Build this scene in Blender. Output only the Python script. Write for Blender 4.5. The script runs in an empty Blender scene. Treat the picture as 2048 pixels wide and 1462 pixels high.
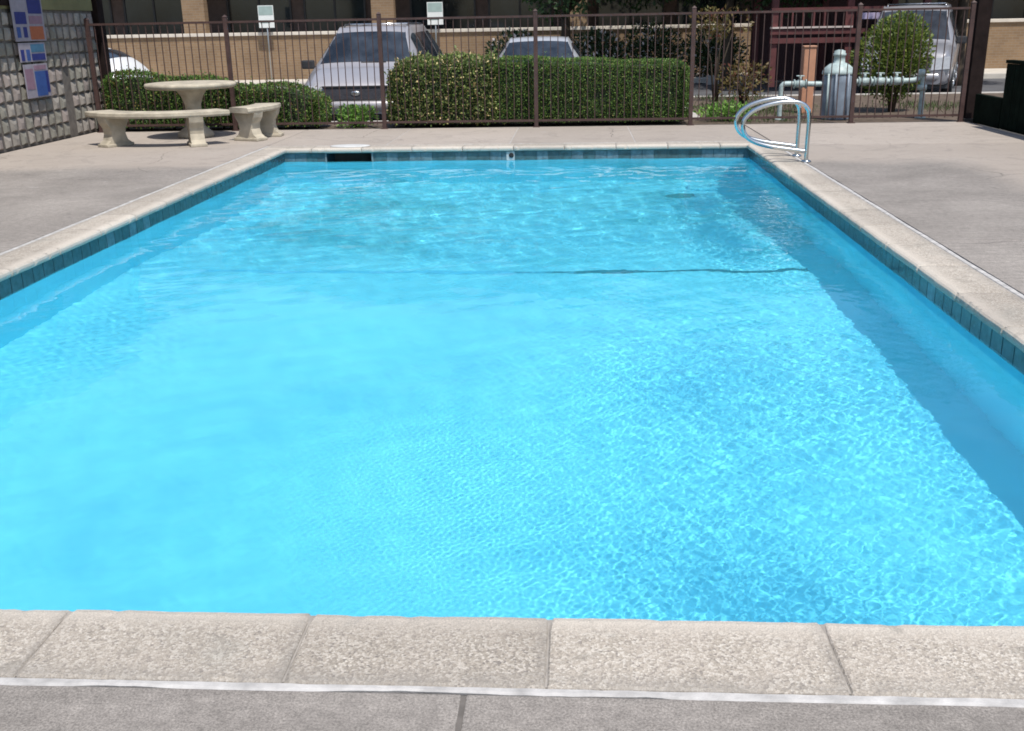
import bpy, bmesh, math, random
import numpy as np
from mathutils import Vector, Matrix, Quaternion

random.seed(7)
rng = np.random.default_rng(11)
scene = bpy.context.scene
COL = scene.collection
R = math.radians

# ------------------------------------------------------------------ camera
CAM_H = 1.55
PITCH, YAW, ROLL, FPX = 0.3222, -0.06526, -0.01865, 2050.0
cam_data = bpy.data.cameras.new('camera')
cam = bpy.data.objects.new('camera', cam_data)
COL.objects.link(cam)
cam.location = (0, 0, CAM_H)
_fw = Vector((math.sin(YAW) * math.cos(PITCH), math.cos(YAW) * math.cos(PITCH), -math.sin(PITCH)))
_r0 = Vector((math.cos(YAW), -math.sin(YAW), 0))
_u0 = _r0.cross(_fw)
_r = _r0 * math.cos(ROLL) + _u0 * math.sin(ROLL)
_u = -_r0 * math.sin(ROLL) + _u0 * math.cos(ROLL)
cam.rotation_euler = Matrix((_r, _u, -_fw)).transposed().to_euler()
cam_data.sensor_fit = 'HORIZONTAL'
cam_data.sensor_width = 36.0
cam_data.lens = 36.0 * FPX / 2048.0
cam_data.clip_start = 0.05
cam_data.clip_end = 2000
scene.camera = cam

# ------------------------------------------------------------------ sky, sun, exposure
SUN_EL, SUN_AZ = R(64), R(150)          # azimuth clockwise from +Y: behind the camera, to the right
world = bpy.data.worlds.new('World')
scene.world = world
world.use_nodes = True
wn = world.node_tree
wn.nodes.clear()
w_out = wn.nodes.new('ShaderNodeOutputWorld')
w_bg = wn.nodes.new('ShaderNodeBackground')
w_sky = wn.nodes.new('ShaderNodeTexSky')
w_sky.sky_type = 'NISHITA'
w_sky.sun_disc = False
w_sky.sun_elevation = SUN_EL
w_sky.sun_rotation = SUN_AZ
w_sky.air_density = 1.0
w_sky.dust_density = 1.2
w_sky.ozone_density = 1.0
w_bg.inputs['Strength'].default_value = 0.12
wn.links.new(w_sky.outputs['Color'], w_bg.inputs['Color'])
wn.links.new(w_bg.outputs['Background'], w_out.inputs['Surface'])

sun_data = bpy.data.lights.new('sun', 'SUN')
sun_data.energy = 3.6
sun_data.angle = R(0.53)
sun_data.color = (1.0, 0.955, 0.89)
sun = bpy.data.objects.new('sun', sun_data)
COL.objects.link(sun)
SUN_DIR = Vector((math.sin(SUN_AZ) * math.cos(SUN_EL), math.cos(SUN_AZ) * math.cos(SUN_EL), math.sin(SUN_EL)))
sun.location = SUN_DIR * 60
sun.rotation_euler = SUN_DIR.to_track_quat('Z', 'Y').to_euler()
sun_data.cycles.is_caustics_light = True

scene.render.engine = 'CYCLES'
scene.cycles.use_denoising = True
scene.cycles.denoiser = 'OPENIMAGEDENOISE'
scene.cycles.filter_width = 1.75
scene.cycles.caustics_refractive = True
scene.cycles.caustics_reflective = True
scene.cycles.max_bounces = 16
scene.cycles.diffuse_bounces = 8
scene.cycles.transmission_bounces = 12
scene.cycles.transparent_max_bounces = 8
scene.cycles.sample_clamp_indirect = 4.0
vs = scene.view_settings
vs.view_transform = 'Standard'
vs.look = 'None'
vs.exposure = 0.38
vs.gamma = 1.0
vs.use_curve_mapping = False

# ------------------------------------------------------------------ helpers
def tag(o, label=None, cat=None, group=None, kind=None):
    if label: o['label'] = label
    if cat: o['category'] = cat
    if group: o['group'] = group
    if kind: o['kind'] = kind
    return o

def thing(name, label, cat, loc=(0, 0, 0), rz=0.0, group=None):
    o = bpy.data.objects.new(name, None)
    o.empty_display_size = 0.2
    COL.objects.link(o)
    o.location = loc
    o.rotation_euler = (0, 0, rz)
    return tag(o, label, cat, group)

def link(name, mesh, parent=None, loc=None, rot=None, scale=None):
    o = bpy.data.objects.new(name, mesh)
    COL.objects.link(o)
    if parent is not None: o.parent = parent
    if loc is not None: o.location = loc
    if rot is not None: o.rotation_euler = rot
    if scale is not None: o.scale = scale
    return o

class MB:
    """collects shapes for one mesh"""
    def __init__(s):
        s.v, s.f, s.sm = [], [], []
    def add(s, vs_, fs, smooth=False):
        b = len(s.v)
        s.v += [tuple(p) for p in vs_]
        s.f += [tuple(i + b for i in q) for q in fs]
        s.sm += [smooth] * len(fs)
        return s
    def box(s, x0, x1, y0, y1, z0, z1, bev=0.0):
        if bev <= 0:
            v = [(x, y, z) for z in (z0, z1) for y in (y0, y1) for x in (x0, x1)]
            return s.add(v, [(0, 2, 3, 1), (4, 5, 7, 6), (0, 1, 5, 4), (2, 6, 7, 3), (0, 4, 6, 2), (1, 3, 7, 5)])
        bm = bmesh.new()
        bmesh.ops.create_cube(bm, size=1.0)
        for p in bm.verts:
            p.co = Vector(((x0 + x1) / 2 + p.co.x * (x1 - x0), (y0 + y1) / 2 + p.co.y * (y1 - y0), (z0 + z1) / 2 + p.co.z * (z1 - z0)))
        bmesh.ops.bevel(bm, geom=list(bm.edges), offset=bev, segments=2, affect='EDGES', profile=0.6)
        bm.verts.index_update()
        s.add([p.co for p in bm.verts], [[q.index for q in fc.verts] for fc in bm.faces])
        bm.free()
        return s
    def tube(s, pts, rad, n=10, caps=True, smooth=True):
        pts = [Vector(p) for p in pts]
        rads = rad if isinstance(rad, (list, tuple)) else [rad] * len(pts)
        vs_, fs = [], []
        prev = None
        for i, p in enumerate(pts):
            if i == 0: t = pts[1] - pts[0]
            elif i == len(pts) - 1: t = pts[-1] - pts[-2]
            else: t = (pts[i + 1] - p).normalized() + (p - pts[i - 1]).normalized()
            t.normalize()
            if prev is None:
                a = Vector((0, 0, 1)) if abs(t.z) < 0.9 else Vector((1, 0, 0))
                prev = t.cross(a).normalized()
            nrm = (prev - t * prev.dot(t)).normalized()
            prev = nrm
            bn = t.cross(nrm)
            for k in range(n):
                a = 2 * math.pi * k / n
                vs_.append(p + (nrm * math.cos(a) + bn * math.sin(a)) * rads[i])
        m = len(pts)
        for i in range(m - 1):
            for k in range(n):
                k2 = (k + 1) % n
                fs.append((i * n + k, i * n + k2, (i + 1) * n + k2, (i + 1) * n + k))
        b = len(s.f)
        s.add(vs_, fs, smooth)
        if caps:
            base = len(s.v) - len(vs_)
            s.f.append(tuple(base + k for k in reversed(range(n)))); s.sm.append(False)
            s.f.append(tuple(base + (m - 1) * n + k for k in range(n))); s.sm.append(False)
        return s
    def lathe(s, prof, n=24, c=(0, 0, 0), smooth=True, sx=1.0, sy=1.0):
        vs_, fs = [], []
        for (rr, z) in prof:
            for k in range(n):
                a = 2 * math.pi * k / n
                vs_.append((c[0] + rr * sx * math.cos(a), c[1] + rr * sy * math.sin(a), c[2] + z))
        for i in range(len(prof) - 1):
            for k in range(n):
                k2 = (k + 1) % n
                fs.append((i * n + k, i * n + k2, (i + 1) * n + k2, (i + 1) * n + k))
        fs.append(tuple(reversed(range(n))))
        fs.append(tuple((len(prof) - 1) * n + k for k in range(n)))
        return s.add(vs_, fs, smooth)
    def prism(s, poly, axis, a0, a1):
        """poly in the two other axes, extruded along axis 0/1/2"""
        def P(u, v, w):
            return {0: (w, u, v), 1: (u, w, v), 2: (u, v, w)}[axis]
        n = len(poly)
        vs_ = [P(u, v, a0) for u, v in poly] + [P(u, v, a1) for u, v in poly]
        fs = [tuple(range(n)), tuple(reversed(range(n, 2 * n)))]
        fs += [(i, i + n, (i + 1) % n + n, (i + 1) % n) for i in range(n)]
        return s.add(vs_, fs)
    def grid(s, P, smooth=True, flip=False):
        """P[i][j] points"""
        m, n = len(P), len(P[0])
        vs_ = [p for row in P for p in row]
        fs = []
        for i in range(m - 1):
            for j in range(n - 1):
                q = (i * n + j, i * n + j + 1, (i + 1) * n + j + 1, (i + 1) * n + j)
                fs.append(q[::-1] if flip else q)
        return s.add(vs_, fs, smooth)
    def mesh(s, name, mat, fix=True):
        me = bpy.data.meshes.new(name)
        me.from_pydata(s.v, [], s.f)
        me.polygons.foreach_set('use_smooth', s.sm)
        if fix:
            bm = bmesh.new(); bm.from_mesh(me)
            bmesh.ops.recalc_face_normals(bm, faces=bm.faces)
            bm.to_mesh(me); bm.free()
        if mat is not None: me.materials.append(mat)
        me.update()
        return me
    def build(s, name, mat, parent=None, loc=None, rot=None, fix=True):
        return link(name, s.mesh(name, mat, fix), parent, loc, rot)

def np_mesh(name, verts, quads, mat, smooth=False):
    me = bpy.data.meshes.new(name)
    nv, nf, k = len(verts), len(quads), quads.shape[1]
    me.vertices.add(nv); me.loops.add(nf * k); me.polygons.add(nf)
    me.vertices.foreach_set('co', verts.astype(np.float32).ravel())
    me.loops.foreach_set('vertex_index', quads.astype(np.int32).ravel())
    me.polygons.foreach_set('loop_start', np.arange(0, nf * k, k, dtype=np.int32))
    me.polygons.foreach_set('loop_total', np.full(nf, k, dtype=np.int32))
    if smooth: me.polygons.foreach_set('use_smooth', np.ones(nf, dtype=bool))
    me.update(calc_edges=True)
    me.validate()
    if mat is not None: me.materials.append(mat)
    return me

# ------------------------------------------------------------------ materials
def new_mat(name):
    m = bpy.data.materials.new(name)
    m.use_nodes = True
    nt = m.node_tree
    b = nt.nodes['Principled BSDF']
    return m, nt, b

def N(nt, typ, **kw):
    n = nt.nodes.new('ShaderNode' + typ)
    for k, v in kw.items():
        if k.startswith('_'): setattr(n, k[1:], v)
        else: n.inputs[k.replace('__', ' ')].default_value = v
    return n

def coords(nt, space='Object'):
    return nt.nodes.new('ShaderNodeTexCoord').outputs[space]

def world_pos(nt):
    return nt.nodes.new('ShaderNodeNewGeometry').outputs['Position']

def ramp(nt, fac, stops):
    r = nt.nodes.new('ShaderNodeValToRGB')
    el = r.color_ramp.elements
    while len(el) < len(stops): el.new(0.5)
    for e, (p, c) in zip(el, stops):
        e.position = p
        e.color = (c, c, c, 1) if isinstance(c, (int, float)) else (*c, 1)
    nt.links.new(fac, r.inputs['Fac'])
    return r.outputs['Color']

def noise(nt, vec, scale, detail=4, rough=0.55, dist=0.0):
    n = N(nt, 'TexNoise', Scale=scale, Detail=detail, Roughness=rough, Distortion=dist)
    nt.links.new(vec, n.inputs['Vector'])
    return n.outputs['Fac']

def mixc(nt, fac, a, b, blend='MIX'):
    m = nt.nodes.new('ShaderNodeMix')
    m.data_type = 'RGBA'
    m.blend_type = blend
    for sock, v in ((m.inputs[0], fac), (m.inputs[6], a), (m.inputs[7], b)):
        if isinstance(v, bpy.types.NodeSocket): nt.links.new(v, sock)
        elif isinstance(v, (int, float)): sock.default_value = v
        else: sock.default_value = (*v, 1)
    return m.outputs[2]

def bump(nt, bsdf, height, strength=0.3, dist=0.005):
    b = N(nt, 'Bump', Strength=strength, Distance=dist)
    nt.links.new(height, b.inputs['Height'])
    nt.links.new(b.outputs['Normal'], bsdf.inputs['Normal'])

def simple(name, col, rough=0.6, metal=0.0, var=0.12, vscale=6.0, bumpy=0.0, bscale=60.0, spec=0.5, coat=0.0):
    """colour with a slight mottling and optional fine relief"""
    m, nt, b = new_mat(name)
    p = world_pos(nt)
    f = noise(nt, p, vscale, 5)
    lo = tuple(c * (1 - var) for c in col); hi = tuple(min(1, c * (1 + var)) for c in col)
    nt.links.new(ramp(nt, f, [(0.3, lo), (0.7, hi)]), b.inputs['Base Color'])
    b.inputs['Roughness'].default_value = rough
    b.inputs['Metallic'].default_value = metal
    b.inputs['Specular IOR Level'].default_value = spec
    b.inputs['Coat Weight'].default_value = coat
    if bumpy: bump(nt, b, noise(nt, p, bscale, 4), bumpy, 0.004)
    return m
# ================================================================== SETTING
# pool edges (inner coping edge), deck level z = 0
PX0, PX1, PY0, PY1 = -3.89, 2.226, 2.47, 13.77
WATER_Z = -0.175
CW = 0.335            # coping width
LIP = 0.045           # coping overhang over the tile

# ---- materials of the pool
def mat_plaster():
    m, nt, b = new_mat('pool_plaster')
    p = world_pos(nt)
    f = noise(nt, p, 0.75, 6, 0.62, 0.7)
    c = ramp(nt, f, [(0.28, (0.130, 0.61, 0.80)), (0.50, (0.18, 0.735, 0.885)), (0.74, (0.215, 0.80, 0.925))])
    # darker teal blotches, coming in towards the deep end
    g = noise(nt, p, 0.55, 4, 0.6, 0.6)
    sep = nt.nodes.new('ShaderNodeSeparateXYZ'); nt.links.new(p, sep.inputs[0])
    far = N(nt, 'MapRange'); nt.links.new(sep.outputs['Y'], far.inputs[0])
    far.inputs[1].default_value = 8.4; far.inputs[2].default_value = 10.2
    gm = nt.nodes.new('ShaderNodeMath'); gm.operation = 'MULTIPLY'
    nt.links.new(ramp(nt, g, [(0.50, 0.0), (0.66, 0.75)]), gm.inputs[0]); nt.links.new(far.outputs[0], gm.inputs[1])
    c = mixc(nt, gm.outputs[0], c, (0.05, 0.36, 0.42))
    nt.links.new(c, b.inputs['Base Color'])
    b.inputs['Roughness'].default_value = 0.9
    b.inputs['Specular IOR Level'].default_value = 0.1
    return m

def mat_water():
    m = bpy.data.materials.new('pool_water')
    m.use_nodes = True
    nt = m.node_tree; nt.nodes.clear()
    out = nt.nodes.new('ShaderNodeOutputMaterial')
    g = N(nt, 'BsdfGlass', Roughness=0.0, IOR=1.333)
    g.inputs['Color'].default_value = (0.97, 1.0, 1.0, 1)
    # cloudy-water haze painted as a cyan veil on the surface, brightening shade below
    df = N(nt, 'BsdfDiffuse'); tl = N(nt, 'BsdfTranslucent')
    for q in (df, tl): q.inputs['Color'].default_value = (0.13, 0.74, 0.86, 1)
    m1 = nt.nodes.new('ShaderNodeMixShader'); m1.inputs[0].default_value = 0.4
    nt.links.new(df.outputs[0], m1.inputs[1]); nt.links.new(tl.outputs[0], m1.inputs[2])
    m2 = nt.nodes.new('ShaderNodeMixShader')
    m2.inputs[0].default_value = 0.16
    nt.links.new(g.outputs[0], m2.inputs[1]); nt.links.new(m1.outputs[0], m2.inputs[2])
    nt.links.new(m2.outputs[0], out.inputs['Surface'])
    return m

M_PLASTER = mat_plaster()
M_WATER = mat_water()

# ---- pool shell: walls and sloped floor, one basin
BREAK_Y = 8.62
Z_SH, Z_BRK, Z_DEEP = -1.2, -1.4, -2.0
def floor_z(y):
    if y <= BREAK_Y: return Z_SH + (Z_BRK - Z_SH) * (y - PY0) / (BREAK_Y - PY0)
    if y < 11.6: return Z_BRK + (Z_DEEP - Z_BRK) * (y - BREAK_Y) / (11.6 - BREAK_Y)
    return Z_DEEP
wx0, wx1, wy0, wy1 = PX0 - LIP, PX1 + LIP, PY0 - LIP, PY1 + LIP
SK0, SK1, SKZ0, SKZ1 = -3.35, -2.74, -0.22, -0.066      # skimmer mouth in the far wall
ys = [wy0, 4, 6, BREAK_Y, 8.9, 10, 11.6, 12.6, wy1]
mb = MB()
mb.grid([[(wx0, y, floor_z(y)), (wx1, y, floor_z(y))] for y in ys], smooth=False)
mb.grid([[(wx0, y, -0.06), (wx0, y, floor_z(y))] for y in ys], smooth=False)
mb.grid([[(wx1, y, -0.06), (wx1, y, floor_z(y))] for y in ys], smooth=False, flip=True)
mb.add([(wx0, wy0, -0.06), (wx1, wy0, -0.06), (wx1, wy0, floor_z(wy0)), (wx0, wy0, floor_z(wy0))], [(0, 1, 2, 3)])
for (a, b, c, d) in ((wx0, wx1, Z_DEEP, SKZ0), (wx0, SK0, SKZ0, SKZ1), (SK1, wx1, SKZ0, SKZ1), (wx0, wx1, SKZ1, -0.06)):
    mb.add([(a, wy1, d), (b, wy1, d), (b, wy1, c), (a, wy1, c)], [(0, 1, 2, 3)])
pool = mb.build('pool_basin', M_PLASTER, fix=False)
tag(pool, 'blue plastered basin of the rectangular swimming pool', kind='structure')
pool.cycles.is_caustics_receiver = True

# ---- water surface: a real rippled sheet
def build_water():
    xs = np.concatenate([np.linspace(wx0 + 0.001, -1.5, 168, endpoint=False), np.linspace(-1.5, wx1 - 0.001, 690)])
    yl = [wy0 + 0.001]
    while yl[-1] < wy1:
        yl.append(yl[-1] + 0.0052 + 0.0017 * (yl[-1] - wy0))
    ysn = np.array(yl); ysn = wy0 + 0.001 + (ysn - ysn[0]) * (wy1 - wy0 - 0.002) / (ysn[-1] - ysn[0])
    X, Y = np.meshgrid(xs, ysn)
    def waves(n, l0, l1, slope, spread=math.pi, d0=0.0, p=0.0):
        Z = np.zeros_like(X)
        for _ in range(n):
            lam = l0 * (l1 / l0) ** rng.random()
            a = d0 + spread * (rng.random() * 2 - 1)
            k = 2 * math.pi / lam
            Z += (slope / k) * math.sqrt(2.0 / n) * np.sin(k * (X * math.cos(a) + Y * math.sin(a)) + rng.random() * 6.283)
        return Z
    def sm(e0, e1, v):
        t = np.clip((v - e0) / (e1 - e0), 0, 1); return t * t * (3 - 2 * t)
    big = waves(10, 0.9, 2.2, 0.010)
    mid = waves(22, 0.22, 0.6, 0.020)
    small = waves(44, 0.050, 0.14, 0.022)
    tiny = waves(60, 0.020, 0.044, 0.023)
    patch = 0.5 + 0.5 * np.clip(waves(8, 1.6, 3.5, 1.2) * 1.2, -1, 1)
    # ripples are stirred up on the right hand side of the shallow end and in the far corner
    right = sm(-0.6, 0.9, X + 0.25 * np.sin(Y * 1.3)) * sm(9.0, 5.0, Y)
    far = sm(7.0, 9.5, Y)
    jet = np.exp(-(((X - 1.75) / 0.33) ** 2 + ((Y - 9.6) / 1.3) ** 2)) + np.exp(-(((X - 1.85) / 0.3) ** 2 + ((Y - 11.6) / 0.5) ** 2))
    amp_s = 0.08 + right * (0.25 + 0.55 * patch) + 0.30 * far
    amp_s += 0.8 * sm(-2.2, -3.6, X) * sm(9, 6.5, Y) * sm(4.5, 6.0, Y) * patch
    # gusts: patches of very fine choppy wavelets
    gust = np.zeros_like(X)
    for (gx, gy, gr, gh, ga) in ((0.66, 3.56, .42, .55, 1.0), (0.31, 2.99, .30, .30, 1.1), (0.9, 5.43, .42, .60, .9), (0.38, 5.77, .38, .50, .7), (1.19, 3.19, .35, .40, .8)):
        gust += ga * np.exp(-(((X - gx) / gr) ** 2 + ((Y - gy) / gh) ** 2) * (0.7 + 0.6 * patch))
    gust = np.clip(gust, 0, 1.15)
    Z = big + mid * (0.34 + 0.8 * far + 0.3 * right) + small * (amp_s + 1.8 * jet) + tiny * sm(-1.45, 1.3, X + 0.25 * np.sin(Y * 1.7) + 0.5 * (patch - 0.5)) * (X > -1.5) * sm(9.5, 4.5, Y) * (0.25 + 0.40 * patch + 0.42 * gust)
    V = np.stack([X, Y, Z + WATER_Z], -1).reshape(-1, 3)
    m, n = X.shape
    idx = np.arange(m * n).reshape(m, n)
    Q = np.stack([idx[:-1, :-1], idx[:-1, 1:], idx[1:, 1:], idx[1:, :-1]], -1).reshape(-1, 4)
    me = np_mesh('pool_water', V, Q, M_WATER, True)
    o = link('pool_water', me)
    tag(o, 'clear rippling blue water filling the pool', kind='structure')
    o.cycles.is_caustics_caster = True
    return o
water = build_water()
# ---- concrete and stone materials
def mat_deck():
    m, nt, b = new_mat('deck_concrete')
    p = world_pos(nt)
    big = noise(nt, p, 0.9, 6, 0.62, 0.5)
    c = ramp(nt, big, [(0.30, (0.200, 0.182, 0.163)), (0.5, (0.252, 0.229, 0.206)), (0.72, (0.305, 0.278, 0.250))])
    # brushed finish: streaks along x
    mp = N(nt, 'Mapping'); mp.inputs['Scale'].default_value = (1.2, 16.0, 4.0); nt.links.new(p, mp.inputs['Vector'])
    st = noise(nt, mp.outputs[0], 1.6, 6, 0.65)
    c = mixc(nt, 0.45, c, ramp(nt, st, [(0.28, 0.38), (0.72, 0.62)]), 'OVERLAY')
    fine = noise(nt, p, 150, 3, 0.8)
    c = mixc(nt, 0.6, c, ramp(nt, fine, [(0.34, 0.2), (0.66, 0.8)]), 'OVERLAY')
    mott = noise(nt, p, 22, 5, 0.7)
    c = mixc(nt, 0.5, c, ramp(nt, mott, [(0.32, 0.33), (0.68, 0.67)]), 'OVERLAY')
    # bleached zone by the fence, walls and outer edges, with a wandering outline
    sep = nt.nodes.new('ShaderNodeSeparateXYZ'); nt.links.new(p, sep.inputs[0])
    wob = noise(nt, p, 0.8, 5, 0.6)
    def math_(op, a, b_):
        n = nt.nodes.new('ShaderNodeMath'); n.operation = op
        for i, v in enumerate((a, b_)):
            if isinstance(v, bpy.types.NodeSocket): nt.links.new(v, n.inputs[i])
            else: n.inputs[i].default_value = v
        return n.outputs[0]
    yy = math_('ADD', sep.outputs['Y'], math_('MULTIPLY', wob, 1.1))
    xx = math_('ADD', sep.outputs['X'], math_('MULTIPLY', wob, 0.8))
    edge = math_('MAXIMUM', math_('SUBTRACT', yy, 12.35), math_('SUBTRACT', xx, 4.55))
    mk = N(nt, 'MapRange'); nt.links.new(edge, mk.inputs[0]); mk.inputs[1].default_value = -0.12; mk.inputs[2].default_value = 0.35
    c = mixc(nt, mk.outputs[0], c, mixc(nt, 0.6, c, (0.41, 0.353, 0.30)))
    oi = nt.nodes.new('ShaderNodeObjectInfo')
    c = mixc(nt, 0.5, c, ramp(nt, oi.outputs['Random'], [(0.0, 0.43), (1.0, 0.56)]), 'OVERLAY')
    # hairline cracks and water marks
    wv = N(nt, 'TexNoise', Scale=1.7, Detail=4.0); nt.links.new(p, wv.inputs['Vector'])
    wp = mixc(nt, 0.22, p, wv.outputs['Color'])
    ck = N(nt, 'TexVoronoi', Scale=0.62); ck.feature = 'DISTANCE_TO_EDGE'; nt.links.new(wp, ck.inputs['Vector'])
    cm = nt.nodes.new('ShaderNodeMath'); cm.operation = 'MULTIPLY'
    nt.links.new(ramp(nt, ck.outputs['Distance'], [(0.0, 0.75), (0.0035, 0.0)]), cm.inputs[0])
    nt.links.new(ramp(nt, noise(nt, p, 0.5, 2), [(0.5, 0.0), (0.6, 1.0)]), cm.inputs[1])
    c = mixc(nt, cm.outputs[0], c, (0.07, 0.062, 0.055))
    wm = noise(nt, p, 1.5, 5, 0.7, 2.0)
    c = mixc(nt, ramp(nt, wm, [(0.55, 0.0), (0.60, 0.28), (0.66, 0.10)]), c, (0.17, 0.155, 0.14))
    # dark spots
    spots = noise(nt, p, 2.3, 3, 0.5, 1.0)
    c = mixc(nt, ramp(nt, spots, [(0.66, 0.0), (0.76, 0.45)]), c, (0.14, 0.128, 0.122))
    pale = noise(nt, p, 5.0, 3, 0.6, 0.4)
    c = mixc(nt, ramp(nt, pale, [(0.68, 0.0), (0.78, 0.5)]), c, (0.42, 0.39, 0.365))
    nt.links.new(c, b.inputs['Base Color'])
    b.inputs['Roughness'].default_value = 0.92
    b.inputs['Specular IOR Level'].default_value = 0.25
    hm = nt.nodes.new('ShaderNodeMath'); hm.operation = 'ADD'
    nt.links.new(st, hm.inputs[0]); nt.links.new(fine, hm.inputs[1])
    bump(nt, b, hm.outputs[0], 0.5, 0.0025)
    return m

def mat_coping():
    m, nt, b = new_mat('coping_aggregate')
    p = world_pos(nt)
    big = noise(nt, p, 2.2, 5, 0.6, 0.3)
    c = ramp(nt, big, [(0.3, (0.335, 0.293, 0.245)), (0.5, (0.385, 0.338, 0.287)), (0.7, (0.42, 0.374, 0.32))])
    vo = N(nt, 'TexVoronoi', Scale=150.0); nt.links.new(p, vo.inputs['Vector'])
    vsep = nt.nodes.new('ShaderNodeSeparateColor'); nt.links.new(vo.outputs['Color'], vsep.inputs[0])
    # aggregate shows away from the smooth bullnose edge
    grain = ramp(nt, vsep.outputs[0], [(0.0, (0.12, 0.11, 0.105)), (0.2, (0.27, 0.24, 0.195)), (0.55, (0.38, 0.335, 0.275)), (0.9, (0.60, 0.56, 0.49))])
    patch = noise(nt, p, 6.0, 4, 0.65)
    oy = nt.nodes.new('ShaderNodeSeparateXYZ'); nt.links.new(coords(nt), oy.inputs[0])
    lipm = N(nt, 'MapRange'); nt.links.new(oy.outputs['Y'], lipm.inputs[0]); lipm.inputs[1].default_value = 0.045; lipm.inputs[2].default_value = 0.12
    gm = nt.nodes.new('ShaderNodeMath'); gm.operation = 'MULTIPLY'
    nt.links.new(ramp(nt, patch, [(0.3, 0.28), (0.7, 0.66)]), gm.inputs[0]); nt.links.new(lipm.outputs[0], gm.inputs[1])
    c = mixc(nt, lipm.outputs[0], mixc(nt, 0.65, c, (0.54, 0.49, 0.42)), c)      # worn smooth pale nosing
    c = mixc(nt, gm.outputs[0], c, grain)
    fine = noise(nt, p, 260, 2, 0.6)
    c = mixc(nt, 0.45, c, ramp(nt, fine, [(0.3, 0.22), (0.7, 0.78)]), 'OVERLAY')
    oi = nt.nodes.new('ShaderNodeObjectInfo')
    c = mixc(nt, 0.6, c, ramp(nt, oi.outputs['Random'], [(0.0, 0.40), (1.0, 0.58)]), 'OVERLAY')
    sm_ = noise(nt, p, 3.2, 5, 0.7, 1.5)
    c = mixc(nt, ramp(nt, sm_, [(0.58, 0.0), (0.64, 0.38), (0.72, 0.12)]), c, (0.20, 0.185, 0.155))
    st = noise(nt, p, 1.1, 4, 0.6, 1.2)
    c = mixc(nt, ramp(nt, st, [(0.56, 0.0), (0.72, 0.4)]), c, (0.25, 0.25, 0.225))
    # grey dirt gathered along the back edge, where the stone meets the sealant
    bk = N(nt, 'MapRange'); nt.links.new(oy.outputs['Y'], bk.inputs[0]); bk.inputs[1].default_value = 0.255; bk.inputs[2].default_value = 0.335
    bm_ = nt.nodes.new('ShaderNodeMath'); bm_.operation = 'MULTIPLY'
    nt.links.new(bk.outputs[0], bm_.inputs[0]); nt.links.new(ramp(nt, noise(nt, p, 9, 4, 0.7), [(0.3, 0.15), (0.65, 0.75)]), bm_.inputs[1])
    c = mixc(nt, bm_.outputs[0], c, (0.25, 0.23, 0.205))
    # and beside the joints
    jx = nt.nodes.new('ShaderNodeMath'); jx.operation = 'ABSOLUTE'; nt.links.new(oy.outputs['X'], jx.inputs[0])
    jm = N(nt, 'MapRange'); nt.links.new(jx.outputs[0], jm.inputs[0]); jm.inputs[1].default_value = 0.045; jm.inputs[2].default_value = 0.0
    j2 = nt.nodes.new('ShaderNodeMath'); j2.operation = 'MULTIPLY'
    nt.links.new(jm.outputs[0], j2.inputs[0]); nt.links.new(ramp(nt, noise(nt, p, 7, 4, 0.7), [(0.3, 0.1), (0.65, 0.7)]), j2.inputs[1])
    c = mixc(nt, j2.outputs[0], c, (0.24, 0.22, 0.195))
    nt.links.new(c, b.inputs['Base Color'])
    b.inputs['Roughness'].default_value = 0.88
    b.inputs['Specular IOR Level'].default_value = 0.3
    hm = nt.nodes.new('ShaderNodeMath'); hm.operation = 'ADD'
    nt.links.new(vo.outputs['Distance'], hm.inputs[0]); nt.links.new(fine, hm.inputs[1])
    bump(nt, b, hm.outputs[0], 0.55, 0.003)
    return m

M_DECK = mat_deck()
M_COPING = mat_coping()
M_CAULK = simple('joint_sealant', (0.44, 0.425, 0.405), 0.85, var=0.28, vscale=14, bumpy=0.4, bscale=160)
M_FILL = simple('joint_filler', (0.38, 0.36, 0.335), 0.9, var=0.2, vscale=8)
M_DIRT = simple('dark_bedding', (0.06, 0.055, 0.05), 0.95, var=0.3)
M_MORTAR = simple('mortar', (0.30, 0.275, 0.245), 0.95, var=0.2, vscale=20)
M_WHITE = simple('white_plastic', (0.78, 0.77, 0.74), 0.45, var=0.05)
M_BLACK = simple('black_rubber', (0.015, 0.015, 0.017), 0.8, var=0.2)

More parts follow.
